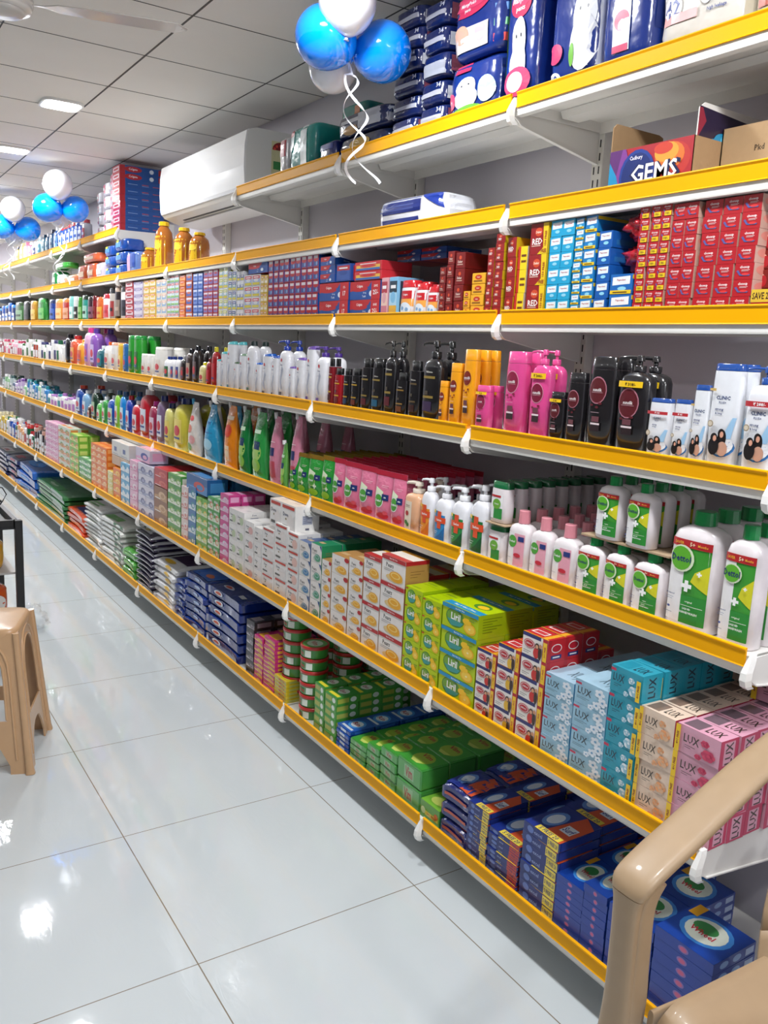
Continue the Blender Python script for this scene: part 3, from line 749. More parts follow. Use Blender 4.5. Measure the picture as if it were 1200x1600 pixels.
sp(216, 240, 2, 5, 2, plainbox('D8D4E2', 'A4A8C8', '5E5A88', None), 'silver and violet soap carton', top=(218, 722), depth=.07)
sp(203, 215, 1, 5, 2, plainbox('E4B4CC', 'D88AB0', 'F0E4EA', None), 'pink and silver soap carton', top=(204, 718), depth=.07)
pk = plainbox('D4C8DE', 'E4A8C8', '3A4A9C', None, film=True)(.24, .1, .07)
place(pk, 'soap_box', 'pink and silver long soap pack on top of the violet piles', 'soap box', soapg, (XS[1] + .07, y_on(1, 222), SURF[1] + h_at(1, 218, 722) + .008), 0)
sp(189, 202, 2, 5, 2, plainbox('5FA8D0', 'E6EEF4', 'D8E4EE', None), 'white and sky blue soap carton', top=(190, 722), depth=.07)
sp(177, 188, 1, 4, 2, plainbox('E87A24', 'F0A040', 'F8D060', None), 'orange fruit soap carton', top=(178, 730), depth=.07, name='small_soap_box')
for i, c_ in enumerate(('left', 'right')):
    place(C(.17, .2, .085, 'D8D6D2', [('R', .3, .3, .6, .6, '5E6A9A'), ('R', .1, .1, .8, .14, '9A9AA4')], [], []), 'carton', 'plain white shipping carton above the orange boxes, %s of two' % c_, 'carton', 'plain cartons on the soap piles', (XS[1] + .13, y_on(1, 183) + .07 - .176 * i, SURF[1] + h_at(1, 178, 730) + .07), 0)
    place(C(.17, .2, .055, 'C9A88C', [], [], []), 'carton', 'tan shipping carton under the plain white one, %s of two' % c_, 'carton', 'plain cartons on the soap piles', (XS[1] + .13, y_on(1, 183) + .07 - .176 * i, SURF[1] + h_at(1, 178, 730) + .012), 0)
sp(168, 176, 1, 5, 2, plainbox('E3D9A0', 'D8C83A', 'F4EEC8', None), 'cream and yellow soap carton', top=(169, 735), depth=.07, name='small_soap_box')
sp(143, 167, 3, 7, 3, plainbox('E8782A', 'F4A45A', 'F8D8A8', None), 'orange soap carton', top=(145, 692), depth=.06, name='small_soap_box')
sp(124, 142, 2, 4, 3, plainbox('3E9A50', 'DCEBD8', '7CC06A', None), 'white topped green soap pack', top=(126, 714), depth=.07, name='soap_pack', cat='soap pack')
sp(110, 123, 2, 6, 2, plainbox('7FB83A', 'DCE47A', 'E04A3A', None), 'yellow green soap carton', top=(111, 677), depth=.07, name='small_soap_box')
sp(92, 109, 2, 6, 2, plainbox('CFD6C8', 'E08A50', '5FA05A', None), 'grey and orange soap carton', top=(93, 664), depth=.07, name='small_soap_box')
sp(72, 91, 3, 7, 2, plainbox('E2A6C6', 'F0D4E2', 'C86A9C', None), 'pink bundled soap carton', top=(74, 658), depth=.07, name='small_soap_box')

# ------------------------------------------------------------------ lowest shelf: washing powder, bars and tubs
def stk0(*a, **k):
    return stack(0, *a, **k)
def rinbox(w, d, h):
    t = [('R', 0, 0, 1, 1, '143E96'), ('E', .5, .52, .4, .36, '3F8AD8'), ('E', .5, .52, .32, .3, 'E4EBDC'), ('E', .45, .58, .2, .14, '3E8E4A'), ('T', 'Wheel', .48, .45, .12, 'C8283C', .4), ('R', .04, .7, .2, 1, 'E9A81E')]
    f = [('R', 0, 0, 1, 1, '1E3F9C'), ('E', .5, .5, .09, .3, '8A6CB0'), ('E', .5, .5, .06, .2, 'C8608A')]
    s = [('R', 0, 0, 1, 1, '16388C'), ('E', .25, .5, .1, .3, '7C9CCC'), ('E', .55, .5, .1, .3, '7C9CCC'), ('R', .75, .2, .95, .8, '9CB0D0')]
    return C(w, d, h, '1A3C98', f, s, t, c=.002)
def surfbar(side='E8D04A', band='1B2F7C'):
    def mk(w, d, h):
        f = [('R', 0, 0, 1, 1, '1A2C74'), ('R', .68, .05, .98, .95, side), ('T', '5 FREE 20', .83, .5, .45, '22306A', .26), ('E', .2, .5, .09, .36, '5C74B8'), ('T', 'excel', .42, .5, .4, '8E9CCC', .25)]
        t = [('R', 0, 0, 1, 1, '1A2F82'), ('P', [(.45, 0), (1, 0), (1, .8), (.6, 1)], 'D2532A'), ('E', .3, .5, .2, .3, '5F8AD0'), ('E', .3, .5, .14, .2, 'DDE6F4'), ('R', .62, .3, .9, .55, 'DDE3EC'), ('T', 'Surf', .76, .42, .16, '2A3C90', .24), ('R', .3, 0, .95, .14, 'E8D04A'), ('T', '5 FREE 20', .62, .07, .1, '22306A', .5)]
        return C(w, d, h, band, f, [('R', .05, .1, .95, .9, side if side != 'E8D04A' else '24388A')], t, film=True, c=.003)
    return mk
def vimbar(w, d, h):
    t = [('R', .03, .03, .97, .97, '3F9A34'), ('E', .5, .5, .3, .34, '9BB93C'), ('P', [(.3, .3), (.7, .3), (.6, .16), (.36, .16)], 'C8D66A'), ('T', 'Vim', .5, .66, .2, 'A8202C', .4)]
    f = [('R', .04, .1, .96, .9, '5FA860'), ('R', .3, .2, .7, .8, '8FC090'), ('T', 'Vim', .5, .5, .5, 'A8303C', .3)]
    return C(w, d, h, '3C8E3A', f, [('R', .05, .1, .95, .9, '4A9A48')], t, film=True, c=.004)
def exobar(w, d, h):
    t = [('R', .0, .0, 1, 1, '3A9440'), ('E', .45, .6, .28, .24, 'DDE8DC'), ('T', 'Exo', .45, .6, .2, 'A82C5C', .4), ('R', .1, .08, .9, .24, 'E6D83C')]
    f = [('R', 0, 0, 1, 1, '4C9C3C'), ('R', .05, .2, .55, .8, 'A8B04A'), ('E', .75, .5, .14, .34, 'DDE8DC')]
    return C(w, d, h, '3A9440', f, f, t, film=True, c=.003)
def rinbar(w, d, h):
    t = [('R', 0, 0, 1, 1, '1C58B4'), ('E', .5, .55, .36, .32, '4C9AE4'), ('E', .5, .55, .26, .22, 'E4ECF8'), ('T', 'Rin', .5, .55, .2, 'B8284A', .4), ('R', .15, .1, .9, .2, 'DCE4F0')]
    return C(w, d, h, '1B4CA4', [('R', .3, .2, .7, .8, 'C8D8EC')], [('R', .2, .2, .8, .7, '2A66C0')], t, film=True, c=.003)
pnk = plainbox('C8357A', 'E8A83C', 'D8C050', None, film=True); yel = plainbox('D8BE2C', 'B8B85A', 'C8402C', None, film=True)
blk = plainbox('2B2A30', '8A8088', '4A4850', None, film=True)
G0 = 'washing bars and powders on the lowest shelf'
def s0(u0, u1, nc, nr, nd, mk, look, **k):
    name = k.pop('name', 'washing_bar_pack'); return stack(0, u0, u1, nc, nr, nd, mk, name, look, name.replace('_', ' '), G0, **k)
s0(1012, 1100, 1, 7, 1, rinbox, 'blue powder box pile behind the chair arm', top=(1015, 1437), depth=.14, name='washing_powder_box')
s0(942, 1010, 1, 7, 2, rinbox, 'blue powder box behind the chair post', top=(944, 1402), depth=.14, name='washing_powder_box', drows=[7, 7])
s0(905, 941, 1, 8, 3, rinbox, 'blue powder box, wide middle pile', top=(905, 1372), depth=.13, name='washing_powder_box')
s0(863, 904, 1, 8, 3, rinbox, 'blue powder box, pile beside yellow ended bars', top=(863, 1357), depth=.13, name='washing_powder_box')
s0(808, 862, 1, 8, 3, surfbar(), 'yellow ended dark blue bar pack', top=(812, 1276), depth=.145, drows=[8, 8, 7], rj=.02, jit=.003)
s0(760, 807, 1, 9, 3, surfbar('C8402C'), 'red ended dark blue bar pack', top=(764, 1290), depth=.145, drows=[9, 10, 10], rj=.03, jit=.004)
s0(728, 759, 1, 9, 3, surfbar(), 'small yellow ended blue bar pack', top=(732, 1250), depth=.14, drows=[9, 9, 8], rj=.03, jit=.003)
def bluebag(w, d, h): return packet(w, d, h, '14246C', [('R', .1, .3, .9, .5, 'C8502A')], top_els=[('R', .05, .05, .95, .95, '1A2C80'), ('P', [(.5, .05), (.95, .05), (.95, .8), (.6, .95)], 'D2532A'), ('E', .3, .45, .18, .26, '5F8AD0'), ('E', .3, .45, .12, .18, 'DDE6F4')], seed=4, puff=.08, seal=.05)
s0(686, 727, 1, 3, 3, bluebag, 'wrinkled dark blue value pack', top=(688, 1214), depth=.14, name='value_pack', rj=.05, jit=.003)
s0(656, 685, 1, 1, 1, lambda w, d, h: C(w, d, h, '4C9A3C', [('R', 0, 0, 1, 1, '5A9A3E'), ('R', .25, .25, .95, .5, 'D8C84A'), ('T', '3+1 FREE', .6, .38, .16, 'B03A2A', .6), ('E', .16, .45, .12, .2, 'C8D8A0'), ('E', .84, .55, .1, .16, 'C8602A')], [], [('R', 0, 0, 1, 1, '7CB83C'), ('T', 'Vim', .4, .7, .2, 'A8202C', .4), ('E', .5, .35, .34, .2, 'C8D66A')]), 'green carton of dish bars beside the value packs', top=(658, 1247), depth=.1, name='dish_bar_carton')
G = 'green dish soap bars on the lowest shelf'
def s0v(u0, u1, nc, nr, nd, look, **k): return stack(0, u0, u1, nc, nr, nd, k.pop('mk', vimbar), 'dish_bar_pack', look, 'dish soap pack', G, rj=.04, jit=.003, **k)
s0v(618, 655, 1, 2, 4, 'largest green dish bar pack', top=(624, 1180), depth=.105, drows=[2, 2, 2, 1])
s0v(591, 617, 1, 4, 4, 'green dish bar pack, tall pile', top=(596, 1165), depth=.1)
s0v(571, 590, 1, 4, 4, 'narrow green dish bar pack', top=(574, 1160), depth=.1, drows=[4, 5, 5, 5])
s0v(545, 570, 1, 4, 4, 'green dish bar pack beside the blue ones', top=(548, 1152), depth=.095, drows=[4, 5, 6, 6])
stack(0, 524, 544, 1, 5, 4, rinbar, 'washing_bar_pack', 'bright blue bar pack', 'washing bar pack', G0, top=(529, 1132), depth=.1, rj=.05, jit=.003)
s0v(506, 523, 1, 6, 3, 'green and yellow dish bar', mk=exobar, top=(509, 1080), depth=.09)
s0v(490, 505, 1, 6, 4, 'green and yellow dish bar, thin left pile', mk=exobar, top=(491, 1064), depth=.09)
# round tubs of dish soap
TG = 'red lidded green tubs'
yt1, yt2 = y_on(0, 488, .06), y_on(0, 464, .08)
for (y, ins, n, hh, lb, rr) in ((yt1, .01, 6, .046, 'front right pile', .052), (yt2 + .02, .03, 7, .047, 'front left pile', .056), (yt1 + .005, .15, 6, .046, 'right pile of second row', .056), (yt2 + .02, .18, 7, .047, 'left pile of second row', .056), (yt1 + .005, .28, 6, .046, 'right pile at the wall', .056), (yt2 + .02, .31, 6, .047, 'left pile at the wall', .056)):
    tb = tub(rr, hh)
    for q in range(n):
        place(tb, 'dish_soap_tub', 'round green tub with red lid, %s up, %s' % (ORD[q + 1], lb), 'tub', TG, (XS[0] + ins + rr, y, SURF[0] + q * (hh + .0008) + .0004), random.uniform(-.4, .3))
s0(428, 446, 1, 6, 2, yel, 'yellow wrapped soap bar', top=(429, 1052), depth=.09, name='wrapped_bar')
s0(410, 427, 1, 12, 2, pnk, 'magenta and yellow wrapped soap bar', top=(412, 992), depth=.09, name='wrapped_bar', rj=.05, jit=.004)
s0(396, 409, 1, 9, 2, pnk, 'thin magenta soap bar', top=(397, 990), depth=.09, name='wrapped_bar', rj=.05, jit=.004)
s0(384, 395, 1, 7, 3, blk, 'black and silver wrapped bar', top=(386, 966), depth=.09, name='wrapped_bar', rj=.05)
# bags of washing powder, lying flat
def bag(body, els=(), top=(), **k):
    sd = k.pop('seed', 1)
    return [(lambda w, d, h, sd=sd: packet(w, d, h, body, els, top_els=top, seed=sd, **k))]
def bags(u0, u1, n, vt, mk, look, grp='powder bags on the lowest shelf', depth=.36, s=0, **k):
    ya = y_on(s, u0); yb = y_on(s, u1); w = ya - yb - .004; H = h_at(s, k.get('ut', u0 + 4), vt); h = H / n
    pr = [mk[0](w, depth, h * .95, sd) for sd in (1, 2, 3)]
    nw = k.get('name', 'powder_bag')
    for q in range(n):
        lab = '%s, %s' % (look, ('topmost' if q == n - 1 else ORD[q + 1] + ' from the bottom') if n > 1 else 'a single one')
        place(pr[q % 3], nw, lab, k.get('cat', 'bag'), grp, (XS[s] + .012 + depth / 2 + random.uniform(0, .012), (ya + yb) / 2 + random.uniform(-.006, .006), SURF[s] + q * h + .001), random.uniform(-.05, .05))
tide = lambda w, d, h, sd: packet(w, d, h, '0F2C7C', [('E', .3, .5, .12, .3, 'DCE4EE'), ('E', .3, .5, .08, .18, 'C8502A')], top_els=[('E', .3, .14, .12, .05, 'D8DCE8'), ('E', .3, .14, .07, .03, 'D2532A'), ('R', .7, .08, .84, .15, 'D8DCE0'), ('E', .5, .55, .36, .22, '1A4AA0')], seed=sd, puff=.12, wr=.016, flo=.8)
bags(322, 372, 6, 912, [tide], 'dark blue powder bag in the wide pile')
tide2 = lambda w, d, h, sd: packet(w, d, h, '113488', [('E', .5, .5, .12, .24, 'A8BCE0')], top_els=[('R', .1, .05, .9, .4, '2E6AC8'), ('E', .6, .15, .14, .05, 'E07A4A')], seed=sd + 5, puff=.12, wr=.018, flo=.75)
bags(288, 320, 7, 892, [tide2], 'rumpled blue powder bag, left pile')
bags(272, 287, 8, 905, [tide2], 'narrow blue powder bag with white prints')
wsh = lambda w, d, h, sd: packet(w, d, h, 'E4E4E6', [('E', .6, .5, .14, .4, 'E6B830'), ('R', .0, .1, .12, .9, 'D0D0D4')], top_els=[('E', .4, .1, .2, .05, 'E6B830'), ('P', [(0, .2), (1, .2), (1, 1), (0, 1)], '3A2446')], seed=sd + 9, puff=.1, flo=.3)
bags(240, 271, 6, 872, [wsh], 'white powder bag with yellow dot')
drk = lambda w, d, h, sd: packet(w, d, h, '2A2140', [('R', .05, .15, .95, .45, 'D8D8DE')], end='D8D8DE', top_els=[('R', .1, .04, .7, .16, 'E0E0E6'), ('E', .3, .1, .1, .03, 'E6C030')], seed=sd + 12, puff=.1, flo=.1)
bags(212, 239, 11, 826, [drk], 'dark purple powder bag with silver ends')
grn = lambda w, d, h, sd: packet(w, d, h, '4FA63C', [('R', .1, .2, .9, .6, '7CC85A')], top_els=[('E', .4, .3, .3, .12, '8ED06A')], seed=sd + 15)
bags(192, 211, 3, 855, [grn], 'bright green bag beside the dark ones', depth=.2)
wg = lambda w, d, h, sd: packet(w, d, h, 'E6E6E2', [('R', .55, .1, .95, .9, '4A7A5A'), ('E', .75, .5, .1, .3, 'E8ECE6')], top_els=[('R', .1, .05, .6, .2, '5AA04A'), ('R', .0, .35, 1, 1, '2E5A40'), ('R', .2, .45, .5, .6, 'D8E0D8')], seed=sd + 20, puff=.1, flo=.3)
bags(158, 191, 8, 805, [wg], 'white and dark green powder bag, right pile')
wg2 = lambda w, d, h, sd: packet(w, d, h, 'EAEAE8', [('R', .2, .2, .7, .5, 'C8CCC8')], top_els=[('R', .1, .05, .6, .2, '5AA04A')], seed=sd + 22, puff=.1, flo=.15)
bags(133, 157, 10, 785, [wg2], 'white powder bag, left pile')
orp = lambda w, d, h, sd: packet(w, d, h, 'E0532E', [], top_els=[('R', .2, .1, 1, .9, '3E2F86'), ('T', 'Tide', .5, .4, .12, 'E8E0E8', .5)], end='E0532E', seed=sd + 25)
bags(104, 132, 4, 792, [orp], 'orange and purple powder bag')
gr2 = lambda w, d, h, sd: packet(w, d, h, '2E7A3C', [('R', .1, .3, .5, .6, '8ABF8A')], top_els=[('R', .1, .05, .7, .25, '4E9A52'), ('E', .4, .15, .12, .05, 'C8DCC0')], seed=sd + 28, puff=.15, wr=.016, flo=.7)
bags(57, 103, 6, 748, [gr2], 'dark green powder bag')
bb = lambda w, d, h, sd: packet(w, d, h, '1A62C0', [('R', .2, .3, .6, .6, '4FA0EC')], top_els=[('E', .4, .3, .3, .2, '3F98EC')], seed=sd + 31, puff=.2, wr=.03, flo=.7)
bags(27, 56, 3, 720, [bb], 'bright blue glossy powder bag')
pb_ = lambda w, d, h, sd: packet(w, d, h, '33386A', [('R', .3, .3, .7, .7, 'C85A6A')], top_els=[('R', .3, .1, .7, .3, 'C85A6A')], seed=sd + 33, puff=.2)
bags(12, 26, 4, 712, [pb_], 'dull purple powder bag')
nb = lambda w, d, h, sd: packet(w, d, h, '1A2858', [('R', .3, .3, .7, .7, 'D8D0D8')], top_els=[('R', .2, .05, .7, .3, 'E0D4DA'), ('R', .35, .1, .6, .2, 'B84A5A')], seed=sd + 36, puff=.2)
bags(-6, 11, 5, 700, [nb], 'navy powder bag at the left edge')

# ------------------------------------------------------------------ third shelf: hand wash and cleaners
def dettol(big=False, pink=False, band=True, cap='1E8E4A', small=False):
    def mk(w, h):
        g = '3F9A34' if not pink else 'E39AAE'
        top = .757 if big else .72
        e = [('R', .40, .06, .88, top, g), ('R', .08, .06, .40, top, 'EFEDEE')]
        if not pink: e += [('P', [(.55, .42), (.88, .34), (.88, .58), (.62, .5)], 'D6D22A'), ('R', .40, .06, .88, .3, '2E8C36')]
        if band: e += [('R', .08, top - .06, .88, top + .005, 'B8272C'), ('T', 'SAVER', .25, top - .028, .025, 'F0B040', .22), ('T', '5+', .52, top - .028, .034, 'F4E6C0', .12), ('T', 'Months', .72, top - .028, .022, 'F0B040', .2)]
        e += [('E', .34, .60 if big else .56, .25, .24 * w / h, 'DCE8C8'), ('E', .33, .60 if big else .56, .21, .21 * w / h, '5FB02E'), ('T', 'Dettol', .33, .60 if big else .56, .055, '1F2E6A', .44)]
        e += cross(.5, .38, .1, .035, 'FFFFFF', w / h) if not pink else [('E', .6, .34, .14, .035, 'C8283C'), ('R', .62, .5, .84, .58, '2A3A7A')]
        e += cross(.72, .5, .045, .016, 'FFFFFF', w / h)
        e += [('T', 'original' if not pink else 'skincare', .58, .25, .022, 'E6F0DC', .3), ('R', .44, .215, .84, .219, 'E6F0DC'), ('T', 'LIQUID', .56, .19, .02, 'FFFFFF', .22), ('T', 'HANDWASH', .6, .16, .02, 'FFFFFF', .34),
              ('T', 'pH balanced', .22, .29, .016, '2A3A7A', .22), ('R', .12, .26, .3, .263, '6A7AA0'), ('R', .12, .245, .28, .248, '6A7AA0'), ('E', .22, .18, .03, .01, '4A5A9A'), ('R', .12, .13, .3, .134, '6A7AA0')]
        kind = 'screw' if cap != 'E8A0AC' else 'pump'
        return bottle(w, w * .62, h, 'ECE4E6', e, cap, 'screw', n=3.4, shoulder=.14, neck=.5, caph=.1 if big else .13, taper=.02)
    return mk
def pinkcap(w, h):
    e = [('R', .1, .08, .45, .62, 'EFEDEE'), ('R', .42, .08, .86, .62, 'E6A3B4'), ('E', .34, .48, .2, .2 * w / h, '4FA03A'), ('T', 'Dettol', .33, .48, .04, 'FFFFFF', .34), ('R', .6, .5, .84, .58, '2A3A7A'), ('E', .6, .26, .15, .035, 'C8283C'), ('R', .14, .2, .34, .205, '8A8AA0')]
    return bottle(w, w * .62, h, 'ECE4E6', e, 'E4939F', 'screw', n=3.2, shoulder=.16, neck=.5, caph=.2, taper=.02)
def dettol_slant(w, h):
    e = [('R', .14, .1, .8, .7, 'EFEDEE'), ('R', .35, .1, .8, .36, '2E8C3C'), ('R', .14, .62, .7, .67, 'B8272C'), ('E', .5, .46, .22, .2 * w / h, '6AA83A'), ('T', 'Dettol', .5, .46, .04, 'F2F2F2', .4)]
    return bottle(w, w * .6, h, 'ECE4E6', e, '16663A', 'flip', n=3, caph=.17, taper=.06)
def savlon(c1, c2):
    def mk(w, h):
        e = [('R', .06, .06, .82, .5, c1), ('P', [(.1, .06), (.82, .06), (.82, .3), (.5, .14)], c2), ('R', .06, .5, .5, .56, c1)]
        e += [('R', .38, .26, .62, .56, 'E0522A'), ('R', .16, .36, .86, .46, 'E0522A'), ('T', 'Savlon', .5, .41, .04, 'FFFFFF', .6), ('R', .12, .2, .45, .206, 'E8E8E8'), ('R', .12, .17, .4, .176, 'E8E8E8'), ('R', .1, .52, .3, .57, 'E8C83A')]
        return bottle(w, w * .66, h, 'E9E9EE', e, 'F0F0F4', 'pump', n=2.8, shoulder=.2, neck=.5, caph=.2, taper=.03)
    return mk
def peach(w, h):
    return bottle(w, w * .8, h, 'E2AE88', [('R', .1, .08, .6, .62, 'E8DCC8'), ('R', .2, .5, .5, .505, '6A4A3A'), ('T', 'Santoor', .36, .54, .03, '7A3A4A', .4), ('E', .34, .38, .1, .05, 'B03A3A'), ('E', .3, .2, .1, .04, '3A7A3A'), ('E', .42, .16, .08, .04, '3A7A3A')], 'E9DCCB', 'pump', n=4, shoulder=.12, neck=.5, caph=.2)
def hp(body, seal, green=False):
    def mk(w, h):
        g = green
        e = [('P', [(.1, .45), (.55, .36), (.6, .6), (.15, .68)], 'DCE8C8'), ('E', .36, .42, .28, .14, 'E6E6E6' if not g else '9CC86A'), ('E', .36, .42, .24, .12, '4FA03A'), ('T', 'Dettol', .36, .42, .05, 'FFFFFF', .5),
             ('R', .56, .44, .88, .56, '24346E'), ('T', 'skin', .72, .5, .03, 'FFFFFF', .25)]
        if g: e += cross(.62, .3, .1, .035, 'DDEED0', w / h) + [('E', .5, .16, .3, .08, '8CC42A')]
        else: e += [('E', .6, .14, .3, .06, 'C4283E'), ('E', .75, .2, .12, .04, 'D84A5E')]
        e += [('R', .5, .72, .85, .726, 'F2D0D8'), ('R', .5, .69, .8, .696, 'F2D0D8')]
        p = pouch(w, .034, h, body, e, seal, None, int(w * 1e4))
        return p
    return mk
def tallpouch(body, els, spout='E8E8E8', d=.06, seal=None, seed=3, narrow=.35):
    return lambda w, h: pouch(w, d, h, body, els, seal, spout, seed, narrow)

HW = 'hand wash bottles on the third shelf'
def l2(items, **k): line(2, items, group=k.pop('group', HW), **k)
ctier = .176
l2([(1113, 1172, 822, dettol(big=True), 'big white bottle with green cap, end of shelf', dict(nd=2, ut=1165)),
    (1030, 1106, 801, dettol(big=True), 'big white bottle with green cap, inner one', dict(nd=4, ut=1088)),
    (979, 1029, 866, dettol(), 'small white green-capped bottle below the tier, right', dict(nd=3, ut=1012)),
    (936, 978, 853, dettol(), 'small white green-capped bottle below the tier, middle', dict(nd=3, ut=966)),
    (894, 935, 840, dettol(), 'small white green-capped bottle, below the tier, left', dict(nd=3, ut=922))], cat='bottle', name='hand_wash_bottle', dgap=.004)
l2([(855, 893, 820, pinkcap, 'pink-capped hand wash bottle, right line', dict(ut=880)), (821, 854, 809, pinkcap, 'pink-capped hand wash bottle, middle line', dict(ut=842)),
    (787, 820, 798, pinkcap, 'pink-capped hand wash bottle, left line', dict(ut=808))], nd=5, name='hand_wash_bottle', dgap=.012)
l2([(757, 784, 819, dettol_slant, 'small dark green capped bottle, lower one', dict(nd=8, ut=772))], name='hand_wash_bottle', dgap=.008)
# sheet of cardboard carrying the second tier
sh = MB(); ya, yb = y_on(2, 896), y_on(2, 1030)
z2 = SURF[2] + h_at(2, 1012, 866, .02) + .002
sh.box(0, .30, -(ya - yb) / 2, (ya - yb) / 2, 0, .004, mat('B39A7C', .8))
o = sh.build('cardboard_sheet', None, (XS[2] + .025, (ya + yb) / 2, z2)); tag(o, 'thin cardboard sheet between two tiers of white hand wash bottles', 'cardboard sheet')
zt = z2 + .0045 - SURF[2]
l2([(962, 1003, 762, dettol(), 'upper tier white bottle with green cap, right line', dict(nd=4, ut=1030, z0=zt)), (916, 955, 750, dettol(), 'upper tier white bottle with green cap, left line', dict(nd=4, ut=980, z0=zt))], name='hand_wash_bottle', dgap=.006)
z3 = SURF[2] + h_at(2, 772, 819, .02) + .001 - SURF[2]
sh = MB(); ya, yb = y_on(2, 756), y_on(2, 786)
sh.box(0, .36, -(ya - yb) / 2, (ya - yb) / 2, 0, .003, mat('B39A7C', .8)); o = sh.build('cardboard_sheet', None, (XS[2] + .012, (ya + yb) / 2, SURF[2] + z3 + .001)); tag(o, 'narrow cardboard strip under the small dark green capped bottles', 'cardboard sheet')
l2([(757, 784, 754, dettol_slant, 'small dark green capped bottle, upper one', dict(nd=8, ut=785, z0=z3 + .0045))], name='hand_wash_bottle', dgap=.008)
l2([(727, 756, 758, savlon('1F7A3C', '14542C'), 'white pump bottle, green label, beside cardboard', dict(ut=745)), (698, 725, 761, savlon('2A8C46', '14542C'), 'white pump bottle, green label, inner one', dict(ut=712)),
    (673, 697, 759, savlon('2F8CC8', '1C6AA8'), 'white pump bottle with blue label', dict(ut=686)), (652, 672, 747, savlon('E8902A', 'D8701E'), 'white pump bottle with orange label', dict(ut=664))], nd=2, name='pump_bottle', dgap=.01)
l2([(627, 651, 753, peach, 'peach coloured pump bottle', dict(ut=640))], nd=2, name='pump_bottle', dgap=.02)
PG = 'hand wash pouches on the third shelf'
PK = dict(name='refill_pouch', cat='pouch', group=PG, nd=9)
for u0, u1, vt, gr, nm in ((606, 626, 740, 0, 'ninth'), (581, 605, 735, 0, 'eighth'), (557, 580, 728, 0, 'seventh'), (533, 556, 722, 0, 'sixth'), (516, 532, 716, 0, 'fifth'), (499, 515, 712, 1, 'fourth'), (478, 498, 711, 1, 'third'), (462, 477, 708, 1, 'second'), (450, 461, 706, 1, 'first')):
    l2([(u0, u1, vt, hp('2F9A3C' if gr else 'E07A9A', '8C6A1E' if gr else 'B8283E', bool(gr)), '%s sachet, %s line from left' % ('green' if gr else 'pink', nm), dict(ut=(u0 + u1) / 2, n=1, rot=.1, **PK))], dgap=.004)
T2 = dict(fit=.88, name='refill_pouch', cat='pouch', group='tall refill pouches on the third shelf')
pinktall = [('P', [(.2, .1), (.8, .1), (.75, .34), (.25, .34)], 'C04A5A'), ('R', .35, .42, .7, .54, '2A3466'), ('R', .3, .62, .7, .63, 'E8C8D0')]
gtall = [('E', .5, .4, .3, .14, 'A8D06A'), ('R', .4, .44, .72, .56, '23406A'), ('E', .5, .2, .26, .1, '8CC83A'), ('R', .3, .68, .7, .74, 'CBE8C8')]
l2([(446, 463, 650, tallpouch('D0829A', pinktall), 'tall pink pouch, right of pair', dict(T2, ut=452, nd=3)), (414, 431, 650, tallpouch('D0829A', pinktall), 'tall pink pouch, left of pair', dict(T2, ut=420, nd=3))], dgap=.05)
l2([(434, 445, 692, tallpouch('5FA04A', gtall, 'E8E8E8', .03), 'narrow green pouch standing between tall pink ones', dict(T2, ut=440, inset=.012))])
l2([(385, 411, 643, tallpouch('2F9A48', gtall), 'tall light green pouch', dict(T2, ut=394)), (366, 384, 640, tallpouch('157A3C', gtall), 'tall dark green pouch', dict(T2, ut=375)),
    (342, 365, 634, tallpouch('EE8A1A', [('R', .35, .12, .65, .36, 'F4D8B0'), ('R', .4, .15, .6, .3, 'F09A30'), ('E', .5, .6, .25, .1, 'D8401E'), ('R', .25, .78, .75, .84, 'F6E0C0')]), 'tall shiny orange pouch', dict(T2, ut=354)),
    (310, 336, 632, tallpouch('2C9CCC', [('R', .3, .5, .7, .7, '1C6CA8'), ('E', .5, .3, .25, .1, 'A8DCF0')], 'E8E8E8', .07, None, 5, .6), 'tall sky blue pouch', dict(T2, ut=322)),
    (286, 308, 628, tallpouch('E4DCD4', [('E', .4, .5, .2, .08, 'D8806A'), ('E', .6, .3, .2, .08, 'E0A0A0'), ('E', .3, .15, .25, .08, '4E9A3E'), ('E', .5, .7, .15, .05, 'D84A4A')], '4FB0DC', .06, None, 6, .5), 'tall white floral pouch', dict(T2, ut=296))], nd=2, dgap=.05)
def cleaner(body, cap, lab, kind='screw', **k):
    def mk(w, h):
        e = [('R', .2, .16, .8, .6, lab), ('E', .5, .38, .22, .1, 'C8303A' if lab != 'D8404A' else 'FFFFFF'), ('R', .28, .22, .72, .26, '3A4A8A')] if lab else []
        return bottle(w, w * .62, h, body, e, cap, kind, n=2.8, shoulder=k.get('sh', .22), neck=.42, caph=k.get('ch', .1), taper=.0, parts=True)
    return mk
CB = dict(name='cleaner_bottle', cat='bottle', group='cleaner bottles on the third shelf')
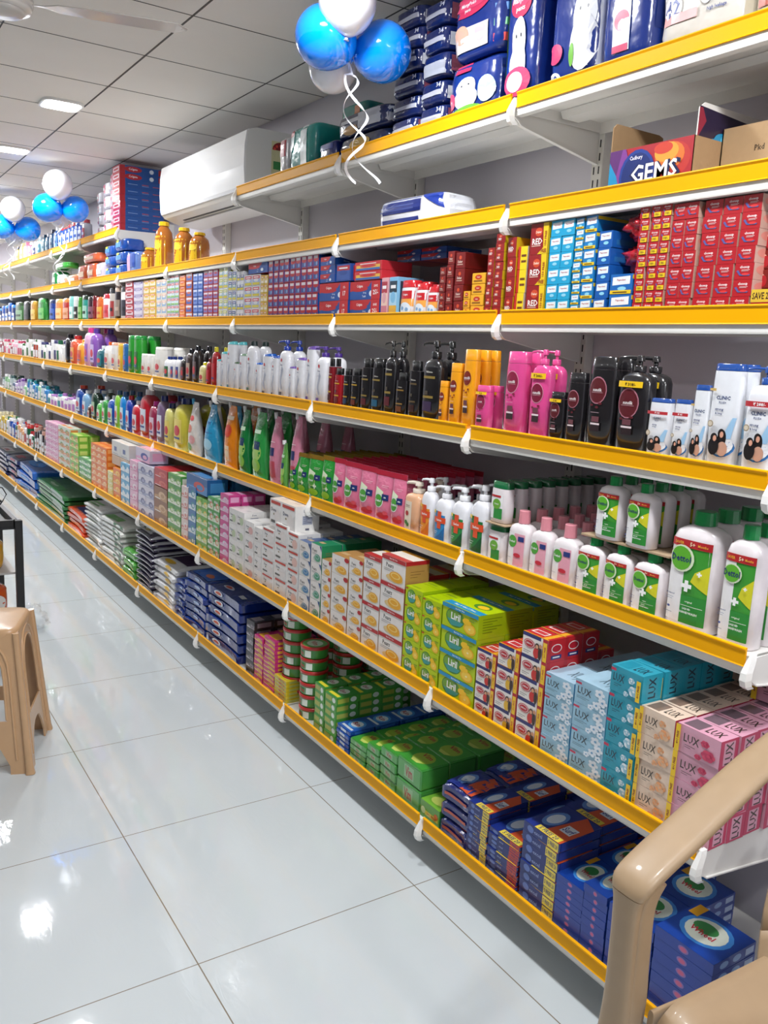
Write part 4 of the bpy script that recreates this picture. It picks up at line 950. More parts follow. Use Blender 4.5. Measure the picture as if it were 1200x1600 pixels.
for (u0, u1, vt, b, c, lb, look) in (
    (266, 286, 622, 'D6CC4A', '1A2A66', 'E8D468', 'large yellow bottle with navy cap'), (254, 265, 630, 'D9D27A', '16245C', 'E8D468', 'smaller pale yellow bottle with navy cap'),
    (242, 253, 618, '7A6484', '1E2E78', 'D8D8E4', 'purple cleaner bottle with blue cap'), (230, 241, 627, '9A2E50', 'D8289A', 'D8C0D0', 'wine red bottle with magenta cap'),
    (215, 229, 608, 'B82030', 'E8E4E4', 'D0D8E4', 'tall red cleaner bottle with white cap'), (203, 214, 626, 'C02436', 'E8E4E4', 'E0D8DC', 'short red cleaner bottle with white cap'),
    (194, 202, 618, '1E3FA8', 'C02830', 'C8D4EC', 'royal blue spray bottle with red head'), (185, 193, 612, '1C86D0', '2B5A8A', 'D0E4F0', 'light blue cleaner bottle'),
    (177, 184, 610, '86C83A', '4A6A8A', 'E0E8D0', 'yellow green cleaner bottle'), (165, 176, 618, '1A4FA8', 'E4E6EA', 'C8E0C8', 'blue cleaner bottle with white cap'),
    (157, 164, 620, '3F9A48', 'E4E6EA', 'D8E8C8', 'green cleaner bottle, right of two'), (149, 156, 626, '58B04A', 'E4E6EA', 'D8E8C8', 'green cleaner bottle, left of two'),
    (141, 148, 608, '1E3A2C', 'E4E6EA', 'A8C0A0', 'dark green bottle with white cap'), (135, 140, 632, '4A2A20', 'F0ECE8', 'E0D0C0', 'tiny brown bottle with white cap'),
    (126, 134, 610, '7AA4C8', 'F0F0F4', 'D0DCE8', 'clear blue bottle with white cap'), (116, 125, 602, '1E4A9A', 'D8442A', 'C8D4E4', 'blue bottle with orange red cap')):
    l2([(u0, u1, vt, cleaner(b, c, lb), look, dict(CB, nd=2))], dgap=.02)
def tiny(s, u0, u1, n, vt, cols, look, grp, nd=1, kinds=('screw', 'flip'), name='small_bottle', cat='bottle', wob=.12, seed=1):
    """a run of small far-off bottles, each its own object"""
    rnd = random.Random(seed); ya = y_on(s, u0); yb = y_on(s, u1); w = (ya - yb) / n; H = h_at(s, (u0 + u1) / 2, vt)
    cache = {}
    for i in range(n):
        b, c = cols[rnd.randrange(len(cols))]; kd = kinds[rnd.randrange(len(kinds))]; h = H * (1 - wob * rnd.randrange(3))
        key = (b, c, kd, round(h, 3))
        if key not in cache:
            cache[key] = bottle(w * .9, min(w * .7, .06), h, b, [('R', .12, .15, .88, .55, 'E4E4E8' if b not in ('E8E6E6', 'E9E4DE', 'EDEBEA') else c), ('R', .2, .3, .8, .4, c)], c, kd, n=2.8, neck=.5, caph=.16, parts=False)
        for d in range(nd):
            place(cache[key], name, '%s, %s from left%s' % (look, ORD[i + 1] if i < 20 else 'twenty-' + ORD[i - 19], '' if nd == 1 else ', front row' if d == 0 else ', row behind'), cat, grp, (XS[s] + .05 + .07 * d, ya - (i + .5) * w, SURF[s] + .0004), 0)
tiny(2, 72, 115, 8, 614, [('E8E6E6', '2E8A94'), ('D8C8E0', 'E8E6E6'), ('E8E6E6', 'B07AC0')], 'white and lilac jar', 'jars on the third shelf', 2, name='small_jar', cat='jar', seed=3)
tiny(2, 40, 71, 7, 596, [('2E7AB8', '2E8A94'), ('9CC8A0', 'E8E6E6'), ('C8D8E0', '2A6A8A')], 'small blue or pale bottle behind lilac jars', 'small bottles on the third shelf', 2, seed=4)
tiny(2, 2, 39, 9, 588, [('8ABF8A', 'E8E6E6'), ('C0A8D0', '6A3A8A'), ('B8C8C8', '3A5A5A'), ('2A4A6A', 'D8D8D8')], 'small mixed bottle at far left of third shelf', 'small bottles on the third shelf', 2, seed=5)
# left end of the second shelf
tiny(1, 52, 71, 5, 668, [('2C262A', 'B88A7A'), ('E4E2E2', '2A2A30')], 'dark or white bottle beside the pink soap', 'small bottles on the second shelf', 2, seed=6)
tiny(1, 22, 51, 8, 662, [('E8E6E6', 'B02A30'), ('1E5A3C', 'C03030'), ('D8A070', 'E8E6E6')], 'small white or green bottle near the left edge', 'small bottles on the second shelf', 2, seed=7)
tiny(1, -8, 21, 7, 646, [('C8A82A', 'E8E0C0'), ('1E4FA8', 'E8E6E6'), ('D8D8DC', '2A7A4A')], 'small yellow or blue bottle at the left edge', 'small bottles on the second shelf', 2, seed=8)

# ------------------------------------------------------------------ fourth shelf: shampoo and lotion
SH = 'shampoo bottles on the fourth shelf'
def l3(items, **k): line(3, items, group=k.pop('group', SH), cat='bottle', name=k.pop('name', 'shampoo_bottle'), **k)
def lower(els, dz, above):
    """shift the print that sits above a height downwards, for bottles with a long shoulder"""
    out = []
    for e in els:
        if e[0] == 'R': out.append(('R', e[1], e[2] - dz, e[3], e[4] - dz, e[5]) if e[2] > above else e)
        elif e[0] == 'E': out.append(('E', e[1], e[2] - dz, e[3], e[4], e[5]) if e[2] > above else e)
        elif e[0] == 'T': out.append(e[:3] + (e[3] - dz,) + e[4:] if e[3] > above else e)
        else: out.append(('P', [(x, y - dz) for x, y in e[1]], e[2]) if min(y for x, y in e[1]) > above else e)
    return out
def clinic(kind='flip', price=None):
    def mk(w, h):
        e = [('T', 'CLINIC', .5, .68, .036, '24386E', .78), ('T', 'PLUS+', .5, .635, .022, '24386E', .5), ('T', 'strong', .42, .565, .03, '1E2E66', .5), ('T', '& long', .42, .53, .028, '1E2E66', .5),
             ('E', .6, .22, .36, .1, '2F6FB0'), ('E', .58, .24, .35, .1, 'E6EAF0'), ('P', [(.62, .3), (.86, .3), (.95, .5), (.86, .5)], '9CC4E4'), ('E', .62, .3, .13, .085, '1E1A1C'), ('E', .66, .2, .15, .07, 'C89A84'), ('E', .6, .345, .1, .045, '1E1A1C'), ('E', .62, .335, .055, .03, 'D8A088'), ('E', .4, .22, .17, .085, '1E1A1C'), ('E', .4, .3, .11, .045, '1E1A1C'), ('E', .43, .295, .055, .028, 'D8A088'),
             ('E', .24, .43, .1, .1 * w / h, 'A89880'), ('E', .24, .43, .07, .07 * w / h, 'D8CCB8')]
        if price: e += [('R', .12, .74, .9, .79, 'B8323A'), ('T', price, .55, .765, .03, 'FFFFFF', .6)]
        else: e += [('R', .08, .74, .32, .765, 'C8A860')]
        if kind == 'pump': e = lower(e, .11, .5)
        return bottle(w, w * .5, h, 'E8EAEF', e, '1E4A96', kind, n=2.6, shoulder=.12, neck=.5, caph=.07 if kind == 'flip' else .15, taper=.1)
    return mk
def silk(body, kind='flip', price=None, logo='5A1A22'):
    def mk(w, h):
        e = [('E', .45, .64, .33, .33 * w / h * 1.15, 'B87888' if body == '1E1C1F' else 'D890A8' if body[0] == 'D' else 'E8A83A'), ('E', .45, .64, .3, .3 * w / h * 1.15, logo), ('T', 'sunsilk', .45, .645, .034, 'F2E8E8', .56), ('R', .25, .615, .65, .618, 'D8B0B8'),
             ('E', .6, .5, .07, .012, logo), ('E', .3, .48, .06, .012, logo), ('E', .5, .46, .06, .014, logo), ('R', .3, .4, .6, .404, 'C8A8B0'), ('R', .36, .3, .62, .36, '6A4048'), ('R', .34, .2, .66, .29, '3A2A2E' if body != '1E1C1F' else '2C2024'), ('R', .34, .27, .66, .29, 'E0D0D4')]
        if price: e += [('R', .12, .8, .84, .86, 'EFC21E'), ('T', price, .5, .83, .034, '3A2A1A', .6)]
        if kind == 'pump': e = lower(e, .12, .3)
        return bottle(w, w * .52, h, body, e, body, kind, n=3, shoulder=.12, neck=.5, caph=.14 if kind == 'flip' else .15, taper=.06)
    return mk
K, P_, Y_ = '1E1C1F', 'DB4C8E', 'F0A01C'
l3([(1149, 1200, 572, clinic('pump', '\u20b9 288/-'), 'large white pump shampoo, red price tag', dict(ut=1180, nd=2)),
    (1094, 1143, 568, clinic(), 'tall white shampoo with family picture', dict(ut=1130, nd=2)),
    (1071, 1097, 601, clinic(), 'medium white shampoo with family picture', dict(ut=1087)), (1043, 1070, 624, clinic('flip', '\u20b9 95'), 'small white shampoo, red tag, right of two', dict(ut=1060)),
    (1003, 1040, 622, clinic('flip', '\u20b9 105'), 'small white shampoo, red tag, left of two', dict(ut=1022))], dgap=.006)
l3([(952, 1002, 555, silk(K, 'pump', '\u20b9 318/-'), 'black pump shampoo with yellow tag', dict(ut=990, nd=2)), (907, 950, 557, silk(K), 'tall black shampoo with round logo', dict(ut=935, nd=2)),
    (877, 905, 582, silk(K), 'medium black shampoo with round logo', dict(ut=897)), (852, 876, 612, silk(K, 'flip', '\u20b9 98'), 'small black shampoo, yellow tag', dict(ut=866)),
    (820, 850, 546, silk(P_, 'pump', '\u20b9 300/-', '7A1A36'), 'pink pump shampoo, yellow tag', dict(ut=845, nd=2)), (780, 812, 549, silk(P_, 'flip', None, '8A2040'), 'tall pink shampoo bottle with round logo', dict(ut=802, nd=2)),
    (738, 760, 602, silk(P_, 'flip', '\u20b9 96', '8A2040'), 'small pink shampoo, yellow tag', dict(ut=750, nd=2)),
    (716, 737, 546, silk(Y_, 'flip', None, '7A2418'), 'tall yellow shampoo bottle', dict(ut=735, nd=3)), (697, 714, 567, silk(Y_, 'flip', None, '7A2418'), 'medium yellow shampoo bottle, slim', dict(ut=706)), (682, 695, 595, silk(Y_, 'flip', None, '7A2418'), 'small yellow shampoo bottle, shortest', dict(ut=690))], dgap=.006)
def tres(body='18171A', kind='pump', lc='8A7438', lab='3A2A4A'):
    def mk(w, h):
        e = [('T', 'TRESemme', .5, .68, .022, 'D8D4C8', .7), ('R', .18, .6, .82, .63, lc), ('R', .2, .3, .78, .33, lc), ('R', .2, .14, .72, .26, lab), ('R', .3, .4, .5, .45, '4A4238')]
        if kind == 'pump': e = lower(e, .06, .3)
        return bottle(w, w * .55, h, body, e, '141416', kind, n=3.2, shoulder=.14, neck=.5, caph=.2 if kind != 'flip' else .17, taper=.0, capw=.7)
    return mk
l3([(653, 681, 532, tres(), 'large black pump bottle, right of two', dict(ut=675, nd=2)), (634, 651, 564, tres('18171A', 'flip', '5A4A30', '3A1E1A'), 'slim black bottle beside the big pump', dict(ut=645, nd=1)),
    (614, 631, 582, tres('18171A', 'flip', '8A6A30', '6A3A1A'), 'short black bottle with orange label', dict(ut=622)), (596, 612, 532, tres('18171A', 'pump', '8A7438', '5A1E26'), 'large black pump bottle, left of two', dict(ut=610, nd=2)),
    (576, 594, 560, tres('18171A', 'flip', '8A7438', '1E5A7A'), 'black bottle with blue label', dict(ut=586, nd=2)), (560, 575, 560, tres('18171A', 'flip', '8A7438', '5A1E26'), 'black bottle with red label', dict(ut=568, nd=2)),
    (545, 558, 576, tres('18171A', 'flip', 'B8902A', '6A2A1A'), 'short black bottle, gold print, right', dict(ut=552)), (533, 544, 576, tres('18171A', 'flip', 'B8902A', '1E3A5A'), 'short black bottle, gold print, left', dict(ut=539)),
    (519, 531, 575, tres('9E1620', 'flip', 'D8A02A', '6A1016'), 'short red bottle with black cap', dict(ut=525)), (510, 518, 560, tres('7A1620', 'flip', 'C8A03A', '4A1016'), 'dark red bottle with black cap', dict(ut=516, nd=2))], dgap=.006, name='conditioner_bottle')
def dovew(cap, kind='flip', acc='6A4A9A'):
    def mk(w, h):
        e = [('T', 'Dove', .42, .66, .03, '2A3A6A', .5), ('E', .42, .74, .08, .08 * w / h, 'C83A48'), ('P', [(.3, .3), (.4, .3), (.62, .5), (.5, .56)], 'B0B4C4'), ('P', [(.3, .3), (.4, .3), (.55, .18), (.45, .16)], 'B0B4C4'), ('R', .22, .07, .5, .12, acc), ('R', .25, .57, .55, .575, '8A8AA0')]
        if kind != 'slant': e = lower(e, .08, .3)
        return bottle(w, w * .55, h, 'E9E9EE', e, cap, kind, n=2.8, shoulder=.14, neck=.5, caph=.07 if kind != 'pump' else .16, taper=.02)
    return mk
l3([(489, 507, 541, dovew('4A2E86', 'pump'), 'large white pump bottle, violet top', dict(ut=500, nd=2)), (474, 488, 540, dovew('6A4AA0', 'slant'), 'tall white bottle, lilac slanted cap', dict(ut=482)), (458, 472, 558, dovew('7A5AB0', 'slant'), 'medium white bottle, lilac cap', dict(ut=465)), (448, 457, 572, dovew('7A5AB0', 'slant'), 'small white bottle, lilac cap', dict(ut=452)),
    (432, 447, 531, dovew('1E3A9A', 'pump', '3A3A4A'), 'large white pump bottle, blue top', dict(ut=441, nd=2)), (421, 431, 555, dovew('2A5AB8', 'slant', '3A3A4A'), 'medium white bottle, blue cap, right', dict(ut=426)), (406, 420, 552, dovew('2A6AC8', 'slant', '3A3A4A'), 'medium white bottle, blue cap, left', dict(ut=412)), (396, 405, 566, dovew('2A6AC8', 'slant', '3A3A4A'), 'small white bottle, blue cap', dict(ut=400)),
    (382, 395, 533, dovew('2C3A38', 'screw', '3A6A4A'), 'large white bottle, dark green cap', dict(ut=390, nd=2)), (371, 381, 552, dovew('8AA890', 'slant', '3A6A4A'), 'medium white bottle, green cap', dict(ut=376)), (363, 370, 565, dovew('4A6A4A', 'slant', '3A6A4A'), 'small white bottle, green cap', dict(ut=366)),
    (352, 362, 533, dovew('5FC4CC', 'slant', '2A8A9A'), 'tall white bottle, aqua cap', dict(ut=358, nd=2)), (343, 351, 549, dovew('5FC4CC', 'slant', '2A8A9A'), 'medium white bottle, aqua cap', dict(ut=348)), (337, 342, 561, dovew('5FC4CC', 'slant', '2A8A9A'), 'small white bottle, aqua cap', dict(ut=340))], dgap=.006, name='lotion_bottle')
FB = 'toiletries further along the fourth shelf'
l3([(328, 336, 542, cleaner('A82028', 'E8D838', 'C83038'), 'tall red can, yellow cap', dict(nd=2)), (320, 327, 560, cleaner('9A1A24', '7A1A20', 'C83038'), 'short red can without yellow cap', {}), (308, 319, 566, cleaner('D8CC8A', 'F0E21E', 'E8DCA0'), 'short yellow topped can', {}),
    (298, 307, 540, cleaner('2A2426', '14161E', '6A5A5A'), 'dark bottle, black cap, right', dict(nd=2)), (288, 297, 545, cleaner('3A2C2A', '14161E', 'B8A090'), 'dark bottle, black cap, middle', dict(nd=2)), (280, 287, 556, cleaner('2A2426', 'B8B8BC', '7A4A4A'), 'dark bottle, silver cap', {}),
    (272, 279, 557, cleaner('E8E8EC', '1E3A8A', '3A4A8A'), 'white bottle, navy cap, third', {}), (264, 271, 557, cleaner('E8E8EC', '1E3A8A', '3A4A8A'), 'white bottle, navy cap, second', {}), (254, 263, 557, cleaner('E8E8EC', '1E3A8A', '2A6A3A'), 'white bottle, navy cap, first', dict(nd=2)),
    (238, 252, 542, cleaner('E9E6E0', 'E6E2DC', 'D8CFC4', 'flip'), 'broad tall cream bottle', dict(nd=2)), (218, 237, 553, cleaner('E9E6E0', 'E6E2DC', 'D8CFC4', 'flip'), 'short cream coloured bottle', dict(nd=2, n=2)),
    (198, 216, 524, cleaner('2E9A34', '1E8A3A', '1E6A2A', 'flip'), 'tall bright green bottle', dict(nd=2, n=2)), (190, 197, 537, cleaner('2A6AA8', '2A6AA8', '3A7AC0', 'flip'), 'yellow and blue box-like bottle', {}), (182, 189, 537, cleaner('E8B83A', 'E8B83A', 'F0D080', 'flip'), 'yellow square shaped bottle', {}),
    (171, 181, 535, cleaner('E8E4E0', 'DDA080', 'D8C8B8', 'flip'), 'white square bottle, second', {}), (160, 170, 534, cleaner('E8E4E0', 'D8602A', 'D8C8B8'), 'white square bottle, orange cap', dict(nd=2)),
    (148, 159, 540, cleaner('1E5A66', 'E4E4E8', '2A7A86'), 'dark teal bottle, white cap', {}), (139, 147, 513, cleaner('8A5AB0', '5A3A96', 'C8B0DC'), 'tall purple spray can', dict(nd=2)), (129, 138, 512, cleaner('D8A8C8', 'D83A8A', '9A5AB8'), 'white spray can with pink top', dict(nd=2)),
    (117, 128, 530, cleaner('E8A03A', 'E8A83A', 'D8602A'), 'amber bottle beside spray cans', dict(nd=2)), (107, 116, 524, cleaner('D85A3A', 'B82828', 'E8A04A'), 'orange bottle, red cap', dict(nd=2)), (100, 106, 522, cleaner('1E1C22', '18161C', None), 'tall plain black bottle', {})], dgap=.01, name='toiletry_bottle', group=FB)
tiny(3, 62, 99, 9, 531, [('E8E6E6', 'E8E6E6'), ('E9E4DE', '2A6A4A'), ('C85A6A', 'E8E6E6'), ('EDEBEA', '3A3A6A')], 'white cream bottle of the far run', FB, 2, seed=9, name='cream_bottle')
tiny(3, 26, 61, 10, 530, [('E8E6E6', 'C84A6A'), ('E9E4DE', 'E8E6E6'), ('A8402A', 'E8E6E6'), ('EDEBEA', '3A6A3A')], 'small white or pink bottle, far run', FB, 2, seed=10, name='cream_bottle')
tiny(3, -8, 25, 10, 530, [('E8B0C0', 'E8E6E6'), ('E9E4DE', 'C84A6A'), ('8A2A3A', 'E8E6E6')], 'small pale bottle at left edge of fourth shelf', FB, 2, seed=11, name='cream_bottle')

# ------------------------------------------------------------------ fifth shelf: toothpaste at eye height
TG4 = 'toothpaste boxes on the fifth shelf'
def t4(u0, u1, nc, nr, mk, look, vt, ut=None, **k):
    nm = k.pop('name', 'toothpaste_box')
    return stack(4, u0, u1, nc, nr, k.pop('nd', 1), mk, nm, look, nm.replace('_', ' '), k.pop('group', TG4), top=(ut or u0 + 2, vt), depth=k.pop('depth', .15), gap=.0035, rj=.02, **k)
def closeup(flag=False):
    def mk(w, d, h):
        f = [('R', 0, 0, 1, 1, 'B01E28'), ('T', 'closeup', .52, .74, .21, 'F6ECEC', .86), ('R', .36, .56, .8, .6, 'D8A8A8'), ('R', .36, .5, .74, .53, 'D8A8A8'), ('P', [(.1, .52), (.2, .58), (.36, .3), (.28, .24)], '5A5A9A'), ('P', [(.28, .24), (.36, .3), (.85, .3), (.8, .22)], '3A6AA8'), ('E', .6, .32, .2, .07, 'D83A3A')]
        if flag: f += [('R', .3, .02, .98, .38, 'E6C222'), ('T', '10/-', .62, .2, .24, '3A1A1A', .5)]
        s = [('R', 0, 0, 1, 1, 'C8A090'), ('E', .25, .6, .2, .3, 'D8887A'), ('E', .6, .4, .22, .34, '8A1A20'), ('E', .8, .7, .16, .2, 'E0B8A0'), ('E', .4, .2, .18, .16, 'A8202A')]
        return C(w, d, h, 'B01E28', f, s, [])
    return mk
def peps(c1='1F9CC8', w1='DCE6EC', foot=None):
    def mk(w, d, h):
        f = [('R', 0, 0, 1, 1, c1), ('P', [(.1, .45), (.9, .5), (.9, .9), (.1, .85)], w1), ('T', 'Pepsodent', .5, .7, .13, 'B03040', .68), ('E', .55, .28, .2, .1, '8ACBE4')]
        if foot: f += [('R', .02, .02, .98, .2, 'E6C222'), ('R', .15, .07, .8, .13, '5A3A1A')]
        return C(w, d, h, c1, f, [('R', 0, .75, 1, .95, 'E6C222' if foot else c1), ('R', .1, .2, .8, .5, '2A6AA8')], [])
    return mk
def dred(big=False):
    def mk(w, d, h):
        f = [('R', 0, 0, 1, 1, '8E1A1E'), ('E', .45, .72, .2, .14, 'C84A2A'), ('T', 'Dabur', .45, .72, .08, 'F4E4D0', .3), ('T', 'RED', .4, .42, .2, 'F4EEEA', .6), ('R', .1, .26, .6, .29, 'D8B0A0')]
        if big: f += [('P', [(.78, 0), (1, 0), (1, 1), (.7, 1)], 'E2BE1E'), ('P', [(.45, 0), (.8, 0), (.78, .22)], 'E2BE1E'), ('T', '150 FREE', .87, .5, .1, '8E1A1E', .8, 90), ('T', 'FREE', .8, .1, .12, '8E1A1E', .3)]
        return C(w, d, h, '8E1A1E', f, [('R', 0, 0, .4, 1, 'E2BE1E'), ('R', .4, .2, .9, .8, 'C8B8A8')], [])
    return mk
def dredbrown(w, d, h):
    return C(w, d, h, '741A1C', [('E', .5, .68, .14, .12, 'C84A2A'), ('T', 'Dabur', .5, .42, .16, 'E4D4C8', .5), ('R', .2, .22, .8, .27, 'C8A898')], [('R', .1, .2, .9, .8, '6A1A1C')], [])
def meswak(w, d, h):
    return C(w, d, h, 'E2A62A', [('E', .5, .62, .26, .22, 'B8321E'), ('T', 'Dabur', .5, .62, .12, 'F8F0E0', .4), ('R', .15, .2, .8, .34, '8A5A1A')], [('R', .1, .1, .9, .6, '3A7A4A')], [])
def colg(price=None, blue='1C4F9C'):
    def mk(w, d, h):
        f = [('R', 0, 0, 1, 1, blue), ('P', [(0, .45), (.62, .7), (.72, 1), (0, 1)], 'BE2028'), ('E', .3, .6, .3, .16, 'BE2028'), ('T', 'Colgate', .33, .72, .2, 'F4F0F0', .56), ('T', 'Strong', .5, .36, .12, 'DCE6F4', .3), ('T', 'Teeth', .48, .18, .12, 'DCE6F4', .26), ('E', .72, .32, .07, .16, 'E4ECF6')]
        if price: f += [('R', .72, 0, 1, 1, 'C0242C'), ('T', price[0], .86, .72, .13, 'F6F0F0', .24), ('T', price[1], .86, .38, .26, 'F6F0F0', .24)]
        return C(w, d, h, 'BE2028', f, [('R', 0, 0, 1, 1, '1C4F9C'), ('T', 'Strong Teeth', .5, .5, .3, 'C8D8F0', .7)], [('R', 0, 0, 1, 1, '1C4F9C')])
    return mk
def smallc(w, d, h):
    return C(w, d, h, 'B4242E', [('R', .08, .1, .92, .62, '2C4F96'), ('E', .5, .62, .42, .18, 'B4242E'), ('R', .15, .7, .85, .92, 'D8D4DC'), ('E', .66, .3, .14, .16, '8AA4D0')], [('R', 0, 0, 1, 1, '1C4F9C'), ('T', 'Strong Teeth', .5, .5, .3, 'C8D8F0', .7)], [('R', .2, 0, 1, 1, '1C4F9C')])
def gen(body, a, b, foot=None):
    def mk(w, d, h):
        f = [('R', .06, .1, .94, .9, a), ('R', .06, .62, .94, .9, b), ('E', .5, .5, .3, .14, body), ('R', .2, .72, .8, .8, 'F0ECEC')]
        if foot: f.append(('R', .06, .08, .94, .3, foot))
        return C(w, d, h, body, f, [('R', .1, .1, .9, .9, b)], [])
    return mk
BT = 'toothpaste_carton'
C5 = 'toothpaste cartons on the fifth shelf'
t4(1170, 1215, 1, 1, lambda w, d, h: C(w, d, h, 'A01C24', [('R', 0, .45, 1, 1, 'D8B83A'), ('T', 'SAVE 25', .4, .72, .3, '3A1A1A', .7), ('T', 'closeup', .5, .22, .26, 'F4E8E8', .8)], [], []), 'dark red carton with yellow save band at the right edge', 452, 1180, name=BT, group=C5, depth=.12)
t4(1171, 1200, 1, 4, lambda w, d, h: C(w, d, h, '7A2018', [('E', .4, .5, .3, .3, 'E0B8A0'), ('E', .6, .4, .2, .3, 'B02028')], [], []), 'photo printed dark carton above the save band', 330, 1190, name=BT, group=C5, depth=.1, inset=.05, z0=h_at(4, 1180, 452) + .004)
t4(1080, 1169, 3, 7, closeup(), 'large red toothpaste box', 313, 1102, name=BT, group=C5, skew=.001)
t4(1036, 1078, 2, 7, closeup(), 'medium red toothpaste box', 320, 1052)
t4(986, 1035, 3, 9, closeup(True), 'small red box with yellow tag', 323, 1005)
t4(949, 985, 1, 2, peps('1A64B0', 'E4E8EE', True), 'wide dark blue box with yellow save band', 429, 955, name=BT, group=C5)
t4(925, 946, 1, 5, peps('1658A8'), 'blue box beside the crumpled red wrap', 362, 935)
t4(904, 924, 1, 6, peps('1A78B8', 'DCE6EC', True), 'blue box with yellow foot', 338, 915)
t4(889, 903, 1, 9, peps('1E88C0', 'DCE6EC', True), 'tiny blue box with yellow foot', 342, 898)
t4(850, 888, 2, 6, peps(), 'light blue toothpaste box', 346, 862)
t4(820, 849, 1, 3, dred(True), 'dark red carton with yellow stripe', 350, 835, name=BT, group=C5)
t4(802, 818, 1, 3, lambda w, d, h: C(w, d, h, 'B8281E', [('R', .3, 0, 1, 1, 'E4C81E'), ('R', .4, .3, .9, .4, '6A3A1A'), ('R', .4, .55, .9, .65, '6A3A1A')], [('R', .0, 0, .6, 1, 'D8CCC0')], []), 'small yellow fronted carton', 386, 806, name=BT, group=C5)
t4(787, 801, 1, 4, dred(), 'red carton right of the shelf joint', 372, 792)
t4(768, 782, 1, 9, dred(), 'small dark red box left of the shelf joint', 366, 774)
t4(756, 767, 1, 7, dred(), 'narrow dark red box', 388, 760)
t4(734, 755, 1, 4, meswak, 'orange yellow toothpaste box', 427, 740)
t4(722, 733, 1, 3, meswak, 'small orange yellow box', 455, 726)
t4(706, 721, 1, 4, dredbrown, 'brownish red box, right column', 395, 712)
t4(694, 705, 1, 5, dredbrown, 'brownish red box, middle column', 393, 699)
t4(683, 693, 1, 6, dredbrown, 'brownish red box, left column', 418, 687)
def tpowder(w, h):
    return bottle(w, w * .7, h, 'E6E4E8', [('R', .04, .5, .96, .72, 'C0202A'), ('T', 'Colgate', .5, .61, .07, 'F4F0F0', .85), ('P', [(.04, .3), (.96, .3), (.96, .5), (.04, .5)], 'E8A04A'), ('E', .5, .25, .38, .16, 'D8E4F0'), ('E', .35, .25, .1, .05, '7AA4D0'), ('E', .65, .22, .1, .05, '7AA4D0')], 'C0202A', 'flip', n=3, caph=.2, taper=.0)
line(4, [(621, 643, 438, tpowder, 'large white tooth powder bottle, red top', dict(ut=632)), (645, 663, 443, tpowder, 'medium tooth powder bottle, red top', dict(ut=653)), (664, 681, 448, tpowder, 'small tooth powder bottle, red top', dict(ut=672, nd=1))], nd=2, name='tooth_powder_bottle', cat='bottle', group='tooth powder bottles')
t4(606, 620, 1, 1, gen('7AB4D8', 'A8D0E8', '2A3A4A', 'D8A83A'), 'tall pale blue children box', 433, 610, name=BT, group=C5, depth=.1)
t4(594, 605, 1, 1, gen('D8A0A8', 'E8C8B8', 'B03A4A', 'C87A8A'), 'tall pink children box', 434, 598, name=BT, group=C5, depth=.1)
t4(545, 593, 1, 2, colg(('SAVE', '25/-')), 'wide red and blue carton with save panel', 440, 560, name=BT, group=C5)
t4(498, 544, 1, 2, colg(('17/-', '17')), 'wide red and blue carton with price panel', 443, 512, name=BT, group=C5)
t4(616, 692, 2, 2, colg(), 'red and blue carton, high pile at back', 391, 640, name=BT, group=C5, inset=.13, z0=.19, depth=.14)
t4(551, 594, 1, 2, gen('C8303A', 'E8B84A', 'C8303A', '3A6AB0'), 'red and yellow carton lying on the save cartons', 410, 560, name=BT, group=C5, z0=h_at(4, 560, 440) + .002, depth=.12)
t4(523, 545, 1, 1, gen('2A4A94', '3A5AA4', 'B8303A'), 'blue and red carton on the price cartons', 413, 530, name=BT, group=C5, z0=h_at(4, 512, 443) + .003, depth=.12)
t4(498, 521, 1, 3, colg(None), 'strong blue carton on the price cartons', 402, 505, name=BT, group=C5, z0=h_at(4, 512, 443) + .003, depth=.12)
t4(418, 496, 9, 5, smallc, 'small red and blue box in the wide block', 405, 440)
t4(406, 417, 2, 5, gen('D8B84A', 'E8E0D0', 'C88A3A'), 'cream and yellow small box', 430, 410, name='small_toothpaste_box')
t4(381, 405, 2, 4, gen('D8D8DC', '9AB0D8', 'C84A54', 'D8C83A'), 'white box with red top and yellow foot', 430, 388, name='small_toothpaste_box')
t4(387, 417, 1, 1, colg(), 'red and blue carton lying on small boxes', 412, 395, name=BT, group=C5, z0=h_at(4, 388, 430) + .003, depth=.12)
t4(369, 380, 2, 5, gen('E0E0E4', '3A5AA8', 'D8DCE4', 'D8C83A'), 'white and navy small box', 424, 374, name='small_toothpaste_box')
t4(356, 368, 2, 5, gen('D8D8DC', '5AA0A8', '2A4A94', 'D8C83A'), 'white and aqua small box', 424, 361, name='small_toothpaste_box')
t4(341, 355, 2, 5, gen('E4E4E6', '8AC0D8', 'B8C04A', 'D8C83A'), 'white and pale blue small box', 418, 348, name='small_toothpaste_box')
t4(317, 340, 3, 7, gen('B42A3A', '7A6AB0', 'D8C8D4'), 'red and violet small box', 422, 328, name='small_toothpaste_box')
t4(301, 316, 2, 6, gen('2A5AB0', '6A8AD0', 'B8C8E8'), 'bright blue small box', 427, 306, name='small_toothpaste_box')
t4(290, 300, 1, 6, gen('C85A3A', '2A5AB0', 'D8D8E0'), 'blue and orange small box', 427, 294, name='small_toothpaste_box')
t4(280, 289, 1, 8, gen('D8702A', 'E8A05A', 'C84A2A'), 'orange small box', 430, 284, name='small_toothpaste_box')
t4(261, 279, 3, 6, gen('B8D0D8', 'E4E8EC', 'C83A4A', '8ABF6A'), 'pale blue and red small box', 430, 268, name='small_toothpaste_box')
t4(244, 260, 2, 6, gen('E4DCD0', '8AA8C8', 'D8A88A'), 'cream and blue small box', 437, 250, name='small_toothpaste_box')
t4(224, 243, 2, 6, gen('E0C04A', 'E8DCC8', 'D8803A'), 'yellow and cream small box', 437, 232, name='small_toothpaste_box')
